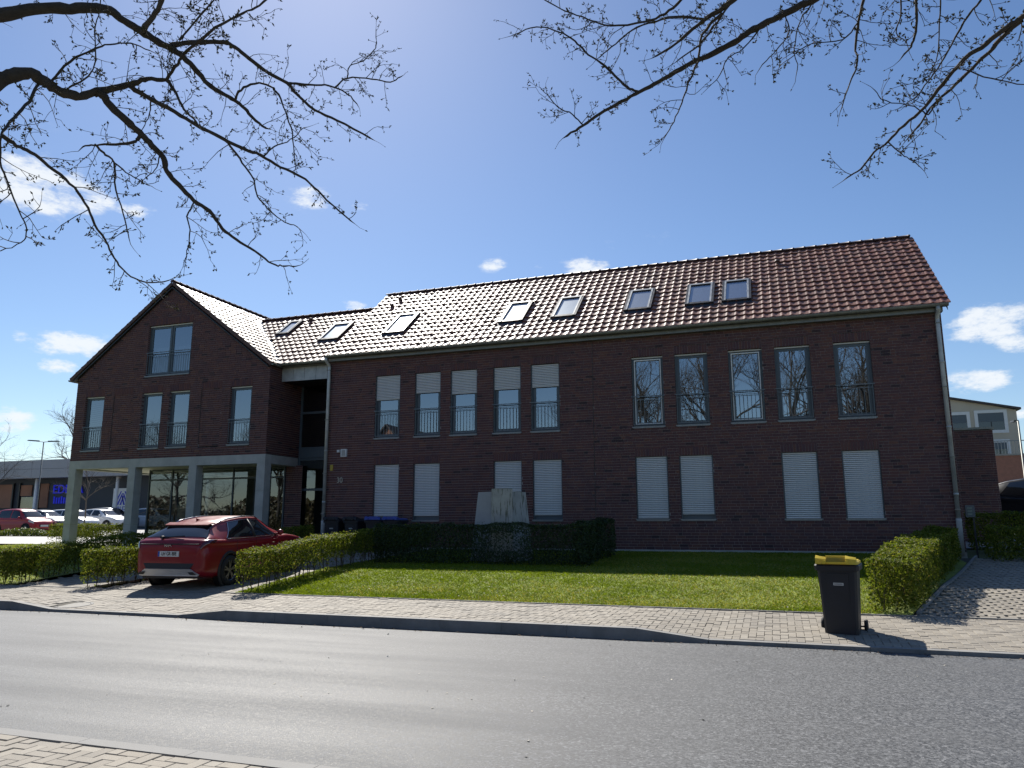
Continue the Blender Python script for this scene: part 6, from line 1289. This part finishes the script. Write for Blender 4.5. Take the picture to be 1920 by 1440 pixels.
lamp_post((-55.2, 21.4, 1.05), 6.95, 'double-armed lamp post in the supermarket car park', True, R(40))
lamp_post((12.0, 22, 1.05), 5.6, 'thin dark lamp pole at the right edge', False, R(90))
NH = thing('neighbour_house', (15, 40, 1.2), 'cream rendered house with white window surrounds behind the annex', 'house', world=True)
M['cream'] = simple('cream_render', (.52, .46, .36), .9, var=.05, vscale=.7, world=True); M['white_trim'] = simple('white_trim', (.72, .72, .70), .7, var=.04)
yN = 40.0; mb = MB(); xa, xb = 6.0, 16.75
mb.add([(xa,yN,1),(xb,yN,1),(xb,yN,9.48),(xa+6.4,yN,10.62),(xa,yN,11.9),(xa,yN+10,1),(xb,yN+10,1),(xb,yN+10,9.48),(xa+6.4,yN+10,10.62),(xa,yN+10,11.9)],[(0,1,2,3,4),(1,6,7,2),(5,0,4,9),(9,8,7,6,5)]); mb.build('wall', M['cream'], NH)
mb = MB(); mb.add([(xa,yN-.3,11.95),(xb+.25,yN-.3,9.48),(xb+.25,yN+10.3,9.48),(xa,yN+10.3,11.95),(xa,yN-.3,12.1),(xb+.25,yN-.3,9.62),(xb+.25,yN+10.3,9.62),(xa,yN+10.3,12.1)],[(0,3,2,1),(4,5,6,7),(0,1,5,4),(1,2,6,5),(2,3,7,6),(3,0,4,7)]); mb.build('roof', M['roof_dark'], NH)
for (a, b, c, d) in ((14.27, 15.92, 8.06, 9.33), (11.6, 13.55, 8.06, 9.27), (15.0, 15.9, 6.2, 7.15)):
    mb = MB(); e = .22; yy = yN-.06; mb.box(a-e, a, yy, yN+.02, c-e, d+e); mb.box(b, b+e, yy, yN+.02, c-e, d+e); mb.box(a, b, yy, yN+.02, c-e, c); mb.box(a, b, yy, yN+.02, d, d+e); w_ = mb.build('window', M['white_trim'], NH)
    mb = MB(); mb.box(a+.002, b-.002, yN-.01, yN+.03, c+.002, d-.002); mb.build('pane', M['car_glass'], w_); mb = MB(); mb.box(a+.01, b-.01, yN-.03, yN-.012, (c+d)/2, d-.01); mb.build('blind', M['frame'], w_)
    mb = MB(); xm = (a+b)/2; mb.box(xm-.03, xm+.03, yN-.028, yN-.011, c+.01, (c+d)/2-.01); mb.build('mullion', M['dark_metal'], w_)
GB_ = thing('garage_block', (14, 29, 1.1), 'red brick garage block with white door below the cream house', 'building', world=True)
mb = MB(); mb.box(10.5, 20, 28.5, 36, 1, 5.36); mb.build('wall', M['red_render'], GB_); mb = MB(); mb.box(10.4, 20.1, 28.4, 36.1, 5.36, 5.46); mb.build('coping', M['gutter'], GB_)
mb = MB(); mb.box(13.2, 16.2, 28.40, 28.49, 1, 3.4); mb.build('garage_door', M['white_trim'], GB_); mb = MB(); mb.box(12.9, 16.5, 28.3, 28.49, 3.42, 3.75); mb.build('door_canopy', M['roof_dark'], GB_)
mb = MB(); mb.box(10.5, 20, 28.45, 28.5, 6.2, 6.25)
for i in range(56): x = 10.5+i*.17; mb.box(x, x+.025, 28.46, 28.49, 5.46, 6.2)
mb.build('roof_railing', M['rail'], GB_)
IC = thing('intercom_post', (4.93, .55, .72), 'small grey intercom post beside the right downpipe', 'intercom', world=True)
mb = MB(); mb.box(4.80, 5.02, .5, .6, 1.70, 2.02); mb.build('panel', M['frame'], IC); mb = MB()
for i in range(3): mb.box(4.84, 4.95, .485, .499, 1.76+i*.08, 1.80+i*.08)
mb.build('button_row', simple('pale_green_buttons', (.20, .27, .22), .5), IC); mb = MB(); mb.box(4.96, 5.0, .53, .57, .6, 1.70); mb.build('post', M['dark_metal'], IC)
